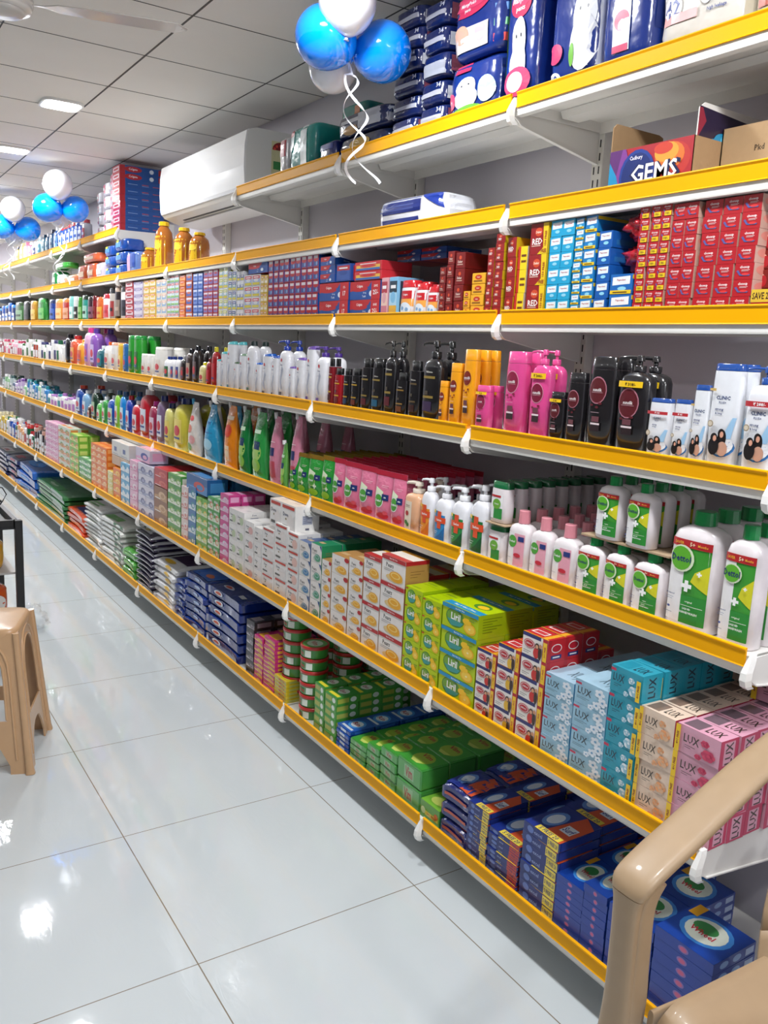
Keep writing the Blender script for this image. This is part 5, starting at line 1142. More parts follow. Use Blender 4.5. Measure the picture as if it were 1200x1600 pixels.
t4(209, 223, 1, 6, gen('C8C0D8', 'D8D4E0', '6A5AA0'), 'violet and white small box', 440, 214, name='small_toothpaste_box')
t4(196, 208, 1, 7, gen('A82434', 'D8D0D4', 'C83A4A'), 'far red small box', 440, 200, name='small_toothpaste_box')
SB = 'bottles and cans on the fifth shelf'
def l4(items, **k): line(4, items, group=SB, name='deodorant_can', cat='can', **k)
for it in ((186, 195, 446, 'E8E4E4', '2A2A30', '3A3A44', 'black capped white can, right of two'), (177, 185, 446, '2A2226', 'B8A090', '8A7A70', 'black can with pale cap'), (169, 176, 449, 'B8B0A8', '2A2A30', '9A3A3A', 'grey can beside the red boxes'),
           (158, 168, 459, 'E8E4E4', 'B02430', 'C84A54', 'white can with wide red cap'), (148, 157, 464, 'C8602A', 'C8602A', 'D8A03A', 'orange can of the can row'), (143, 147, 462, '8A1A24', '6A1A1E', '8A3A3A', 'narrow dark red can'), (135, 142, 463, '3A1E2A', '2A1820', '8A5A6A', 'very dark purple can'),
           (126, 134, 461, '3AA89A', '1E3A2A', 'A8D8C8', 'turquoise can with dark cap'), (120, 125, 464, '4AA83A', '4AA83A', 'A8D88A', 'grass green can of the row'), (113, 119, 463, 'E8E8E8', 'E8E8E8', '3A3A3A', 'plain white can of the row'), (106, 112, 463, '8AD0C8', '8AD0C8', 'E0F0EC', 'pale aqua can of the row'),
           (95, 105, 466, 'B0302A', 'C87A3A', 'D8A080', 'red brown can of the row'), (84, 94, 467, 'D8843A', 'E8A04A', 'F0C888', 'amber can near the green bottle'), (75, 83, 468, '1E3A8A', '1A2A5A', '4A6AB8', 'navy can near the green bottle'),
           (56, 68, 466, '2E8A3A', '3AA84A', '7AC86A', 'bright green bottle of the row'), (45, 54, 470, 'C8902A', 'D8A83A', 'E8C868', 'golden bottle of the row'), (34, 44, 471, '1E2420', '141414', '3A3A3A', 'black bottle of the row'), (22, 33, 472, '3A6A3A', '2A4A2A', '8AB08A', 'olive green bottle of the row')):
    l4([(it[0], it[1], it[2], (lambda w, h, it=it: bottle(w, min(w, .07), h, it[3], [('R', .1, .15, .9, .6, it[5]), ('R', .2, .3, .8, .4, it[4])], it[4], 'flip', n=2.3, caph=.18, taper=0)), it[6], {})], nd=1)
tiny(4, -8, 21, 6, 474, [('1E4A9A', '2A6AC8'), ('2A3A6A', '3A8AD8')], 'blue bottle at the left edge of fifth shelf', SB, 2, seed=14)

# crumpled red wrap lying on the blue toothpaste boxes
def blob(name, r, m, seed=1, rough=.35, n=14, mb=None, flat=1.0):
    mb = mb or MB(); rs = []
    for j in range(1, n):
        th = math.pi * j / n; ring = []
        for i in range(2 * n):
            ph = math.pi * i / n; d = Vector((math.sin(th) * math.cos(ph), math.sin(th) * math.sin(ph), -math.cos(th)))
            q = 1 + rough * noise.noise(d * 2.2 + Vector((seed * 3.7, 0, 0))) + rough * .5 * noise.noise(d * 6 + Vector((0, seed, 0)))
            ring.append((d.x * r[0] * q, d.y * r[1] * q, d.z * r[2] * q))
        rs.append(ring)
    mb.rings(rs, m, True); return mb
redfilm = mat('B3202E', .15, coat=.8, bump=.6, scale=35)
o = blob('wrap', (.05, .045, .034), redfilm, 3, .5).build('crumpled_wrapper', None, (XS[4] + .09, y_on(4, 965), SURF[4] + h_at(4, 955, 429) + .04)); tag(o, 'crumpled shiny red plastic wrapper stuffed above the dark blue boxes', 'wrapper', 'crumpled red wrappers')
o = blob('wrap', (.045, .04, .03), redfilm, 8, .5).build('crumpled_wrapper', None, (XS[4] + .07, y_on(4, 972), SURF[4] + h_at(4, 955, 429) + .108)); tag(o, 'second crumpled red plastic wrapper, higher, touching the red boxes', 'wrapper', 'crumpled red wrappers')

# ------------------------------------------------------------------ diaper packs
def softpack(w, d, h, body, els=(), side=(), seed=0, top=(), n=5.5, bulge=.04):
    mb = MB(); m = mat(body, rough=.2, coat=.7, bump=.35, scale=22); N = 40; rs = []
    def ring(t):
        e = min(t, 1 - t) / .12; k = 1 if e >= 1 else .8 + .2 * math.sqrt(max(0, 1 - (1 - e) ** 2))
        k *= 1 + bulge * math.sin(math.pi * t) - bulge
        return w / 2 * k, d / 2 * (k - (.0 if t < .88 else (t - .88) * 1.2))
    zs = [0, .01, .03, .06, .12, .25, .4, .55, .7, .82, .88, .93, .97, .99, 1]
    def wob(x, y, t): 
        q = 1 + .035 * noise.noise(Vector((x * 14 + seed, y * 14, t * 7 + seed))); return (x * q, y * q)
    for t in zs:
        hw, hd = ring(t); rs.append([wob(x, y, t) + (t * h,) for x, y in sup(hw, hd, n, N)])
    mb.rings(rs, m)
    def face(ax):
        def F(a, b, l):
            t = min(max(b, 0.001), .999); hw, hd = ring(t)
            if ax == 'f':
                x = max(-hw * .98, min(hw * .98, (a - .5) * w)); y = -hd * (1 - (abs(x) / hw) ** n) ** (1 / n); x, y = wob(x, y, t); return (x, y - l - .0015, t * h)
            y = max(-hd * .98, min(hd * .98, (a - .5) * d)); x = hw * (1 - (abs(y) / hd) ** n) ** (1 / n); x, y = wob(x, y, t); return (x + l + .0015, y, t * h)
        return F
    decals(mb, face('f'), els, w, h, True, .0004); decals(mb, face('s'), side, d, h, True, .0004)
    return Proto([('pack', mb.mesh('pack'), None)], w, d, h)
DP = 'nappy packs on the top shelf'
def logo(cx, cy, s=1.0, asp=1.0):
    return [('E', cx, cy, .36 * s, .13 * s, 'C8305A'), ('E', cx - .1 * s, cy + .05 * s, .2 * s, .09 * s, 'D8406A'), ('E', cx + .12 * s, cy + .05 * s, .2 * s, .09 * s, 'D8406A'), ('T', 'MamyPoko', cx, cy + .02 * s, .07 * s, 'F4F2F8', .6 * s), ('T', 'pants', cx, cy - .06 * s, .05 * s, 'F4F2F8', .3 * s)]
def put6(u0, u1, h, d, body, els, side, lab, seed=0, inset=.02, rot=0, z0=0, tilt=(0, 0), s=6, nm='nappy_pack', n=5.5, grp=DP):
    ya = y_on(s, u0, inset); yb = y_on(s, u1, inset); pr = softpack(ya - yb, d, h, body, els, side, seed, n=n)
    return place(pr, nm, lab, 'nappy pack', grp, (XS[s] + inset + d / 2, (ya + yb) / 2, SURF[s] + z0 + .001), rot, tilt)
BL = '16307E'
bear = lambda cx, cy, s=1: [('E', cx, cy, .17 * s, .15 * s, 'E4E6EC'), ('E', cx, cy - .16 * s, .2 * s, .16 * s, 'DCDEE6'), ('E', cx - .06 * s, cy + .03 * s, .016, .014, '2A2A34'), ('E', cx + .06 * s, cy + .03 * s, .016, .014, '2A2A34')]
put6(1168, 1300, .30, .16, 'C8BFAC', [('R', .1, .1, .5, .6, 'A8503A')], [], 'beige nappy pack cut off at the right edge', 1)
put6(1020, 1158, .30, .18, 'D8D4CC', [('E', .45, .55, .3, .16, 'D8A890'), ('E', .4, .72, .13, .1, 'D8A890'), ('E', .2, .28, .12, .08, 'E8E4F0'), ('T', '42', .2, .28, .11, '1E3A8A', .2), ('R', .1, .18, .5, .24, 'E0A0A0'), ('E', .6, .32, .08, .08, 'D8D8E8'), ('E', .78, .32, .08, .08, 'C8A8C8'), ('T', 'high leakage', .72, .2, .03, '3A4A8A', .4)], [('R', .1, .1, .9, .9, 'C8BFAC')], 'cream nappy pack with sleeping baby and number 42', 2)
put6(930, 1012, .36, .2, BL, [('E', .45, .78, .12, .055, 'F0A83A'), ('E', .45, .78, .08, .04, 'F8C85A'), ('R', .3, .1, .62, .4, 'D8DCE8'), ('E', .46, .28, .14, .06, 'D04068'), ('R', .3, .1, .6, .14, 'C8406A')], [('R', .1, .2, .9, .8, '142A70')], 'dark blue nappy pack with small sun', 3)
put6(850, 926, .33, .2, BL, logo(.38, .74) + bear(.74, .46, 1.2) + [('E', .2, .24, .16, .07, 'D83A6A'), ('E', .55, .2, .05, .08, '6AAA3A'), ('E', .18, .06, .16, .055, 'E8EAF0'), ('T', '42', .18, .06, .07, '1E3A8A', .2)], [('R', .0, .1, .3, .9, 'C8CCD8')], 'dark blue nappy pack with pink logo and white bear', 4)
put6(779, 834, .35, .22, BL, [('R', .02, .02, .12, .98, '8AC03A'), ('T', '28', .6, .86, .06, 'E8EAF0', .4)] + logo(.5, .68, .8) + bear(.5, .42, 1.1) + [('E', .5, .14, .36, .1, 'D8406A'), ('E', .45, .14, .22, .07, 'C8DCE8')], [('R', .7, .1, .98, .5, 'D8DAE2')], 'narrow nappy pack with green edge and number 28', 5)
put6(694, 774, .155, .22, BL, bear(.42, .52, 1.15) + [('E', .45, .1, .3, .12, '6AAA3A'), ('E', .12, .35, .1, .14, 'D8406A'), ('E', .8, .4, .14, .22, 'B8D4E8')] + [('R', .2, .78, .5, .92, 'C8305A')], [('R', .1, .05, .5, .95, '102468')], 'lower nappy pack with white bear, under the heart logo pack', 6)
put6(696, 776, .185, .22, BL, logo(.35, .72, 1.1) + [('R', .05, .1, .75, .42, 'D8CFD0'), ('E', .25, .34, .14, .13, 'D8A890'), ('E', .6, .3, .1, .12, 'C8B8E0'), ('R', .0, .86, .2, .98, '8AC03A')], [('R', .0, .1, .2, .2, 'D84A4A'), ('R', .0, .3, .2, .4, '4AA86A'), ('R', .0, .5, .2, .6, '4A8AD8'), ('R', .0, .7, .2, .8, 'D88A3A')], 'upper nappy pack with pink heart logo and baby', 7, z0=.158)
for i, (u0, u1, nn, htot, lb) in enumerate(((651, 690, 5, .36, 'right pile'), (606, 649, 6, .385, 'left pile'))):
    hh = htot / nn
    for q in range(nn):
        put6(u0, u1, hh - .002, .2, '15245C', [('R', .03, .35, .97, .55, 'B4B6C4'), ('T', '34', .8, .75, .2, 'C8CCDC', .16)] if i or q != 2 else [('R', .03, .1, .97, .6, 'A8ACB8')], [('R', .1, .2, .6, .7, 'C4C6CE')] if q % 2 else [('R', .1, .2, .3, .8, '8A4A5A'), ('R', .4, .2, .6, .8, 'D8D8E0')],
             'navy nappy pack lying flat, %s, %s' % (lb, 'topmost' if q == nn - 1 else ORD[q + 1] + ' from bottom'), 10 + q + i * 7, .02 + random.uniform(0, .012), random.uniform(-.06, .06), q * hh, nm='flat_nappy_pack')
put6(524, 603, .06, .2, '1C2A54', [('E', .5, .5, .2, .3, 'D8B03A'), ('R', .1, .1, .3, .5, '8A6A4A')], [], 'navy and yellow nappy pack at the bottom under the white striped one', 21, nm='flat_nappy_pack', z0=.0)
put6(520, 600, .075, .2, '1C2A5C', [('R', .03, .55, .5, .72, 'D8DAE0'), ('E', .35, .25, .14, .2, 'C89A5A'), ('R', .5, .2, .97, .95, 'C8CAD2')], [('R', .1, .2, .9, .8, 'D0D2DA')], 'navy nappy pack with broad white stripe under the balloons', 22, z0=.063, nm='flat_nappy_pack')
put6(528, 568, .07, .1, '1E8A84', [('R', .6, .3, .8, .8, 'D88A5A')], [], 'teal nappy pack on top of the white striped one', 23, .10, z0=.14, nm='flat_nappy_pack')
put6(497, 521, .075, .1, '1A2E7A', [('R', .1, .6, .9, .85, '3A4A9A')], [], 'small navy nappy pack with rounded shoulders, beside the shelf joint', 24, .02)
put6(491, 519, .14, .1, '1E8A84', [('R', .5, .1, .7, .9, 'B8D0D0')], [], 'teal nappy pack behind the small navy one', 25, .205)
put6(448, 487, .17, .18, '1E928C', [('P', [(.0, .2), (.3, .6), (.3, .98), (.0, .98)], 'D8E4E4'), ('E', .15, .86, .14, .08, 'B8303A'), ('R', .55, .1, .78, .95, 'D8E0E0'), ('T', 'ultra', .4, .5, .05, 'F0F4F4', .3)], [], 'upright teal nappy pack with white stripes', 26)
put6(436, 446, .15, .1, 'B8B4B8', [('R', .1, .5, .9, .9, 'A84A54')], [], 'silver clear-wrapped pack left of the teal one', 27, .02)
put6(588, 684, .105, .16, 'D8DAE2', [('R', .0, .52, .7, .92, '1E2E7A'), ('R', .0, .05, .68, .36, '1E2E7A'), ('R', .05, .6, .6, .64, '4A5AA0'), ('R', .05, .72, .6, .75, '4A5AA0'), ('P', [(.68, .98), (.98, .5), (.95, .98), (.9, .98)], '1E3A9A')], [('R', 0, 0, 1, 1, 'D8DAE2')], 'single blue and white nappy pack lying alone on the sixth shelf', 31, .04, .05, s=5, grp='nappy packs on the sixth shelf')
# far top shelf: tower of long toothpaste cartons
TT = 'cartons of the tower on the far top shelf'
y6 = J(5) + .06
for q in range(9):
    w, d, h = .15, .27, .0415
    pr = C(w, d, h, '1E4F9C', [('R', 0, 0, 1, 1, 'B02430'), ('R', .1, .2, .9, .8, 'D8D4DC'), ('R', .2, .35, .8, .65, 'B02430')], [('R', 0, 0, 1, 1, '1A4F98'), ('R', 0, .0, .12, 1, 'B02430')] + ([('E', .3, .5, .2, .4, 'B4202A'), ('T', 'Colgate', .3, .5, .4, 'F0ECF0', .3), ('E', .72, .5, .05, .3, 'D8E4F0'), ('R', .88, .1, .98, .9, 'B02430')] if q >= 7 else [('R', .18, .45, .4, .52, '8AA8D8'), ('R', .5, .5, .65, .6, 'B4505A'), ('R', .75, .4, .92, .5, 'B4505A'), ('R', .5, .35, .66, .4, '8AA8D8')]), [('R', 0, 0, 1, 1, '8A2A3A')])
    for g in range(1):
        place(pr, 'toothpaste_case', 'long blue toothpaste carton in the far tower, %s' % ('topmost' if q == 8 else ORD[q + 1] + ' from bottom'), 'toothpaste carton', TT, (XS[6] + .02 + d / 2, y6 + w / 2 - .05, SURF[6] + q * .042 + .0005), random.uniform(-.01, .01))
for g in range(3):
    for q in range(4):
        y = y6 + .18 + g * .16; hh = (.09, .08, .07)[g]
        place(softpack(.14, .12, hh, 'C8C4CC', [('R', .1, .2, .5, .8, 'B8486A'), ('R', .55, .1, .9, .9, 'E4E2E6'), ('R', .15, .4, .4, .6, 'D8D8DC')], [('R', .1, .1, .9, .9, 'D0C8D0')], g * 7 + q, n=4), 'wrapped_bundle',
              'clear-wrapped white and red bundle, %s layer up, %s pile beyond the tower' % (ORD[q + 1], ORD[g + 1]), 'bundle', 'clear-wrapped bundles on the far top shelf', (XS[6] + .1, y, SURF[6] + q * (hh + .002) + .001), random.uniform(-.05, .05))
def l6(items, **k): line(6, items, group='bottles on the far top shelf', name='mouthwash_bottle', cat='bottle', **k)
def bot(b, c, l): return lambda w, h: bottle(w, min(w * .8, .08), h, b, [('R', .12, .15, .88, .6, l), ('R', .2, .3, .8, .42, b)], c, 'screw', n=2.6, caph=.14, neck=.5)
for i, (u0, u1, vt, b, c, l) in enumerate(((126, 131, 342, 'C8C8D4', 'B8404A', 'B8404A'), (120, 125, 346, '2A4AA8', 'E4E4E8', 'D8DCE8'), (114, 119, 345, '1E4AA8', '1E4AA8', 'C8D4E8'), (108, 113, 347, '1E5AB8', 'B8303A', 'D8E0EC'), (102, 107, 350, '1E5AB8', 'B8303A', 'D8E0EC'), (96, 101, 352, '1E4FA8', 'B8303A', 'C8D4E8'),
                                    (89, 95, 354, '1E5AB8', 'D83A4A', 'C8DCF0'), (82, 88, 354, '1A4A90', 'E4E6EA', '6A9AD0'), (75, 81, 358, '1A5A94', '1A2A4A', '8AB8D8'), (69, 74, 364, '1A6A9A', 'E4E6EA', 'A8D0E0'), (63, 68, 366, '2A8AB0', '1A4A6A', 'C8E0E8'),
                                    (55, 62, 369, 'A8D0D8', 'E4E6EA', '3A8AA8'), (48, 54, 377, 'E0DCE0', 'D8D8DC', '3A4A7A'), (42, 47, 378, 'C87A9A', 'E4E2E6', 'E8C8D4'), (35, 41, 378, 'D8A0B8', 'D0688A', 'E8E0E4'), (29, 34, 379, 'D8D08A', 'D8D0A0', 'E8E4C8'), (23, 28, 385, 'D8CC6A', '2A2A5A', 'E8E0B0'))):
    l6([(u0, u1, vt, bot(b, c, l), 'bottle %s from the right on the far top shelf' % (ORD[i + 1] + ' one'), {})], nd=1)
# sixth shelf, left: juice bottles and wrapped packs
def juice(w, h):
    return bottle(w, w, h, 'B06A22', [('R', .0, .06, 1, .7, 'E8BC20'), ('T', 'Real', .5, .36, .13, 'A8202A', .7, 70), ('E', .3, .2, .2, .08, 'E07A2A'), ('E', .7, .5, .2, .08, 'F0D040')], 'E8B818', 'screw', n=2.1, shoulder=.3, neck=.4, caph=.07, bodymat=mat('A8611E', .12, coat=.6))
juice_ = juice
juice = lambda w, h: juice_(.102, h)
JG = 'orange drink bottles on the sixth shelf'
line(5, [(286, 307, 362, juice, 'orange drink bottle, rightmost of the three', {}), (262, 284, 356, juice, 'orange drink bottle, middle of the three', dict(ut=268)), (230, 255, 346, juice, 'orange drink bottle with yellow cap, tallest and leftmost', dict(ut=240)), (214, 228, 386, juice, 'small yellow drink bottle beside the tallest one', {}), (248, 258, 372, juice, 'drink bottle half hidden behind the tallest', dict(inset=.14))], name='juice_bottle', cat='bottle', group=JG, nd=1)
def put5(u0, u1, h, d, body, els, lab, seed, z0=0, inset=.02, rot=0, n=4): return put6(u0, u1, h, d, body, els, [], lab, seed, inset, rot, z0, s=5, nm='wrapped_pack', n=n, grp='wrapped packs on the sixth shelf')
for q, (u0, u1, z) in enumerate(((178, 194, 0), (178, 194, .075), (178, 194, .15), (162, 176, 0), (162, 176, .07), (162, 176, .135))):
    put5(u0, u1, .072 if q < 3 else .065, .14, '1E50A8', [('R', .15, .3, .7, .7, '4A8AD8'), ('E', .4, .8, .14, .12, 'C8D83A')], 'blue wrapped pack, %s pile, %s layer up' % ('right' if q < 3 else 'left', ORD[q % 3 + 1]), 41 + q, z)
put5(196, 211, .13, .1, '6A8AD0', [('R', .1, .1, .5, .9, 'D8A8C8'), ('R', .5, .3, .9, .9, '3A5AB0')], 'blue and pink wrapped pack leaning beside the drink bottles', 50, 0)
for q, (u0, u1, h, z, c) in enumerate(((148, 160, .11, 0, 'C8C0D8'), (134, 147, .12, 0, 'D8643A'), (120, 133, .12, 0, 'D8643A'), (128, 150, .06, .125, 'D8643A'), (104, 119, .07, 0, 'E08A5A'), (96, 103, .06, 0, 'E4A890'), (88, 95, .09, 0, 'C8E0DC'), (80, 87, .12, 0, '2A8A4A'), (84, 102, .05, .125, '3AA03A'))):
    put5(u0, u1, h, .12, c, [('R', .2, .3, .8, .6, 'E8C8A8' if c[0] == 'D' else 'D8E0D8')], ['lilac wrapped pack beside the blue piles', 'orange wrapped pack, right of two', 'orange wrapped pack, left of two', 'orange wrapped pack lying on the two others', 'low light orange pack', 'smallest peach coloured pack', 'pale aqua wrapped pack', 'green wrapped pack at far left', 'green wrapped pack lying on others at far left'][q], 60 + q, z)

# printed display boxes of sweets on the sixth shelf
def place_box(mb, name, label, cat, loc, parts=(), rot=0, grp=None):
    t = empty(name, loc, (0, 0, FRONT + rot)); tag(t, label, cat, grp)
    mb.build('tray', t)
    for n_, p_ in parts: p_.build(n_, t)
    return t
card = mat('9A7B58', .85, bump=.1)
ya = y_on(5, 950, .02); yb = y_on(5, 1079, .02); W = ya - yb; H = h_at(5, 952, 240, .02)
a = MB(); T_ = .003; D_ = .2
for bx in ((-W / 2, W / 2, -D_ / 2, -D_ / 2 + T_, 0, H), (-W / 2, W / 2, D_ / 2 - T_, D_ / 2, 0, H * .95), (-W / 2, -W / 2 + T_, -D_ / 2, D_ / 2, 0, H), (W / 2 - T_, W / 2, -D_ / 2, D_ / 2, 0, H), (-W / 2, W / 2, -D_ / 2, D_ / 2, 0, T_)):
    a.box(*bx, card)
fr = MB(); F = lambda x, z, l: ((x - .5) * W, -D_ / 2 - l, z * H)
els = [('R', 0, 0, 1, 1, 'A8242E')]
for i, c_ in enumerate(('B8342E', 'D8702E', 'E89A3A', 'C8402E')): els.append(('E', .78 - i * .04, .55 + .1 * i, .2 - .03 * i, .4 - .09 * i, c_))
els += [('P', [(0, .0), (.16, .0), (.1, .4), (0, .75)], '1C88B8'), ('P', [(0, .75), (.1, .4), (.16, 1), (0, 1)], '5A2A6A'), ('P', [(.1, .4), (.16, 0), (.36, 0), (.2, 1), (.16, 1)], '7A3A8A'), ('E', .36, .34, .22, .6, '1E3A8A'), ('E', .36, .34, .19, .52, '14286A'),
        ('T', 'Cadbury', .34, .74, .12, 'E8E4F0', .16), ('T', 'GEMS', .578, .355, .46, '101A4A', .7), ('T', 'GEMS', .57, .37, .41, 'F4F2F4', .63)]
decals(fr, F, [(e if e[0] != 'E' else ('P', [(min(.995, max(.005, e[1] + e[3] * math.cos(i * .35))), min(.99, max(.01, e[2] + e[4] * math.sin(i * .35)))) for i in range(18)], e[5])) for e in els], W, H)
fl = MB(); h2 = h_at(5, 950, 196, .02)
fl.prism([(-D_ / 2, H), (D_ / 2 - .03, H), (D_ / 2 - .03, h2 * .97), (D_ / 2 - .045, h2), (-D_ / 2 + .01, h2), (-D_ / 2, h2 - .01)], -W / 2 - .001, -W / 2 + .002, card, 'x')
place_box(a, 'sweets_display_box', 'open red and blue cardboard display box lettered GEMS with raised brown flap', 'box', (XS[5] + .02 + D_ / 2, (ya + yb) / 2, SURF[5] + .001), (('printed_front', fr), ('flap', fl)))
ya = y_on(5, 1084, .03); yb = J(0) + .03; W2 = ya - yb; H2 = h_at(5, 1112, 205, .1); D2 = .2
a = MB()
for bx in ((-W2 / 2, W2 / 2, -.05, -.047, 0, H2), (-W2 / 2, W2 / 2, .14, .143, 0, H2 * 1.15), (-W2 / 2, -W2 / 2 + T_, -.05, .14, 0, H2), (W2 / 2 - T_, W2 / 2, -.05, .14, 0, H2), (-W2 / 2, W2 / 2, -.05, .14, 0, T_)):
    a.box(*bx, mat('A88A66', .85, bump=.08))
decals(a, lambda x, z, l: ((x - .5) * W2, -.05 - l, z * H2), [('T', 'Pkd', .3, .58, .1, '4A3A28', .1), ('T', 'PKD BOARD CODE 84', .42, .3, .07, '6A543C', .5)], W2, H2)
fl = MB(); h3 = h_at(5, 1088, 160, .03) ; x_ = -W2 / 2 - .004
yy = lambda t: -.13 + t * .25
fl.prism([(yy(0), 0), (yy(1), 0), (yy(1), h3 * .99), (yy(.06), h3), (yy(0), h3 - .012)], x_ - .0015, x_ + .0015, mat('D8D4CE', .6), 'x')
g = lambda aa, b, l: (x_ + .0015 + l, yy(aa), b * h3)
els = [('P', [(0, 0), (1, 0), (1, .86), (0, .95)], '2A2038'), ('P', [(0, .55), (.1, .78), (.04, .93), (0, .93)], '8A2A3A')]
for i in range(9):
    t = i / 8; els.append(('E', .1 + .8 * t ** 1.3, .3 + .5 * math.sin(t * 1.5), .11, .11, '1E88B4')); els.append(('E', .12 + .8 * t ** 1.3, .33 + .5 * math.sin(t * 1.5), .04, .06, '5AB4D4'))
for i in range(7):
    t = i / 6; els.append(('E', .3 + .62 * t, .1 + .42 * math.sin(t * 1.5), .08, .09, '4A2A6A')); els.append(('E', .31 + .62 * t, .12 + .42 * math.sin(t * 1.5), .03, .04, '7A5A9A'))
decals(fl, g, els, .25, h3)
place_box(a, 'cardboard_box', 'open brown cardboard box with small dark print and raised blue patterned flap', 'box', (XS[5] + .16, (ya + yb) / 2, SURF[5] + .001), (('printed_flap', fl),))

# ------------------------------------------------------------------ air conditioner on the wall
acw = mat('EDEDEE', .12, coat=.6, var=.01); acs = mat('E2E1DE', .35, var=.01)
t = empty('air_conditioner', (WALL, 0, 0)); tag(t, 'white wall-mounted air conditioner above the shelves, between the two top shelf runs', 'air conditioner')
y0, y1 = 3.66, 4.80; X0 = 1.60 - WALL
a = MB(); prof = [(0, 2.16), (-.05, 2.10), (-.16, 2.105), (X0 + .02, 2.135), (X0 + .004, 2.15), (X0, 2.165), (X0 - .004, 2.30), (X0 + .004, 2.39), (X0 + .02, 2.405), (X0 + .05, 2.412), (0, 2.412)]
a.prism(prof[::-1], y0, y1, acs, 'y'); a.build('housing', t)
a = MB(); pr = [(X0 - .001, 2.152), (X0 - .006, 2.166), (X0 - .011, 2.25), (X0 - .008, 2.34), (X0 + .001, 2.396), (X0 + .012, 2.404), (X0 + .012, 2.15)]
a.prism(pr[::-1], y0 + .002, y1 - .002, acw, 'y'); a.build('front_panel', t)
a = MB(); a.prism([(-.215, 2.1195), (-.215, 2.123), (-.2, 2.122), (-.2, 2.1175)][::-1], y0 + .18, y1 - .16, mat('2A2A2C', .5), 'y'); a.build('air_slot', t, )
a = MB(); a.prism([(-.195, 2.106), (-.195, 2.112), (-.09, 2.105), (-.09, 2.1)][::-1], y0 + .12, y1 - .12, acs, 'y'); a.build('louvre', t)
a = MB(); a.box(-.16, -.075, y0 - .0015, y0, 2.20, 2.37, mat('D8D4A8', .5)); F = lambda p, q, l: (-.16 + p * .085, y0 - .0015 - l, 2.20 + q * .17)
decals(a, F, [('E', .5, .8, .46, .18, '8A1A1E'), ('R', .04, .62, .96, .78, 'D8D4A8')] + [('E', .5 + .36 * math.cos(k), .76 + .14 * math.sin(k), .07, .035, 'E0483A') for k in (.3, .9, 1.57, 2.2, 2.8)] + [('R', .1, .3, .9, .5, '3A8A4A'), ('R', .1, .1, .9, .14, '4A4A3A')], .085, .17)
a.build('energy_label', t)

# ------------------------------------------------------------------ balloons
def ball(cx, cy, dist, rad, m, label, group, dirn, seed):
    P = Vector((0, 0, EYE)) + ray(cx, cy) * dist
    mb = MB(); rs = []; n = 20; N = 32; dn = Vector(dirn).normalized()
    for j in range(n + 1):
        th = math.pi * j / n; r = math.sin(th); z = math.cos(th)
        if z < 0: r *= 1 - .10 * (-z) ** 2; z *= 1.08
        rs.append([(rad * max(r, .001) * math.cos(2 * math.pi * i / N), rad * max(r, .001) * math.sin(2 * math.pi * i / N), rad * z) for i in range(N)])
    mb.rings(rs[::-1], m, True)
    q = Vector((0, 0, -1)).rotation_difference(dn).to_euler()
    t = empty('balloon', P, q); tag(t, label, 'balloon', group)
    mb.build('skin', t)
    k = MB(); kr = [[(r_ * math.cos(a_), r_ * math.sin(a_), z_) for a_ in [math.pi * i / 5 for i in range(10)]] for z_, r_ in ((-rad * 1.12, .006), (-rad * 1.16, .004), (-rad * 1.2, .009))]
    k.rings(kr[::-1], m); k.build('knot', t)
    return P
blu = mat('0088FF', .1, coat=1.0, var=.02); wht = mat('E6E8EE', .12, coat=.8, var=.02)
CLUSTERS = [([('blue', 508, 58, 2.45, .088, (1, -.5, -.5)), ('blue', 598, 81, 2.52, .086, (-1, .3, -.4)), ('white', 543, 4, 2.38, .082, (0, 0, -1)), ('white', 520, 106, 2.66, .076, (.3, 0, 1))], 'nearest balloon cluster'),
            ([('blue', 74, 325, 5.42, .090, (1, -.5, -.3)), ('blue', 118, 327, 5.48, .084, (-1, .3, -.3)), ('white', 90, 288, 5.35, .090, (0, 0, -1)), ('white', 94, 340, 5.64, .068, (.3, 0, 1))], 'middle balloon cluster'),
            ([('blue', 2, 354, 6.5, .092, (1, -.5, -.3)), ('blue', 44, 358, 6.56, .092, (-1, .3, -.3)), ('white', 20, 326, 6.4, .090, (0, 0, -1)), ('white', 22, 372, 6.75, .07, (.3, 0, 1))], 'balloon cluster at the left edge')]
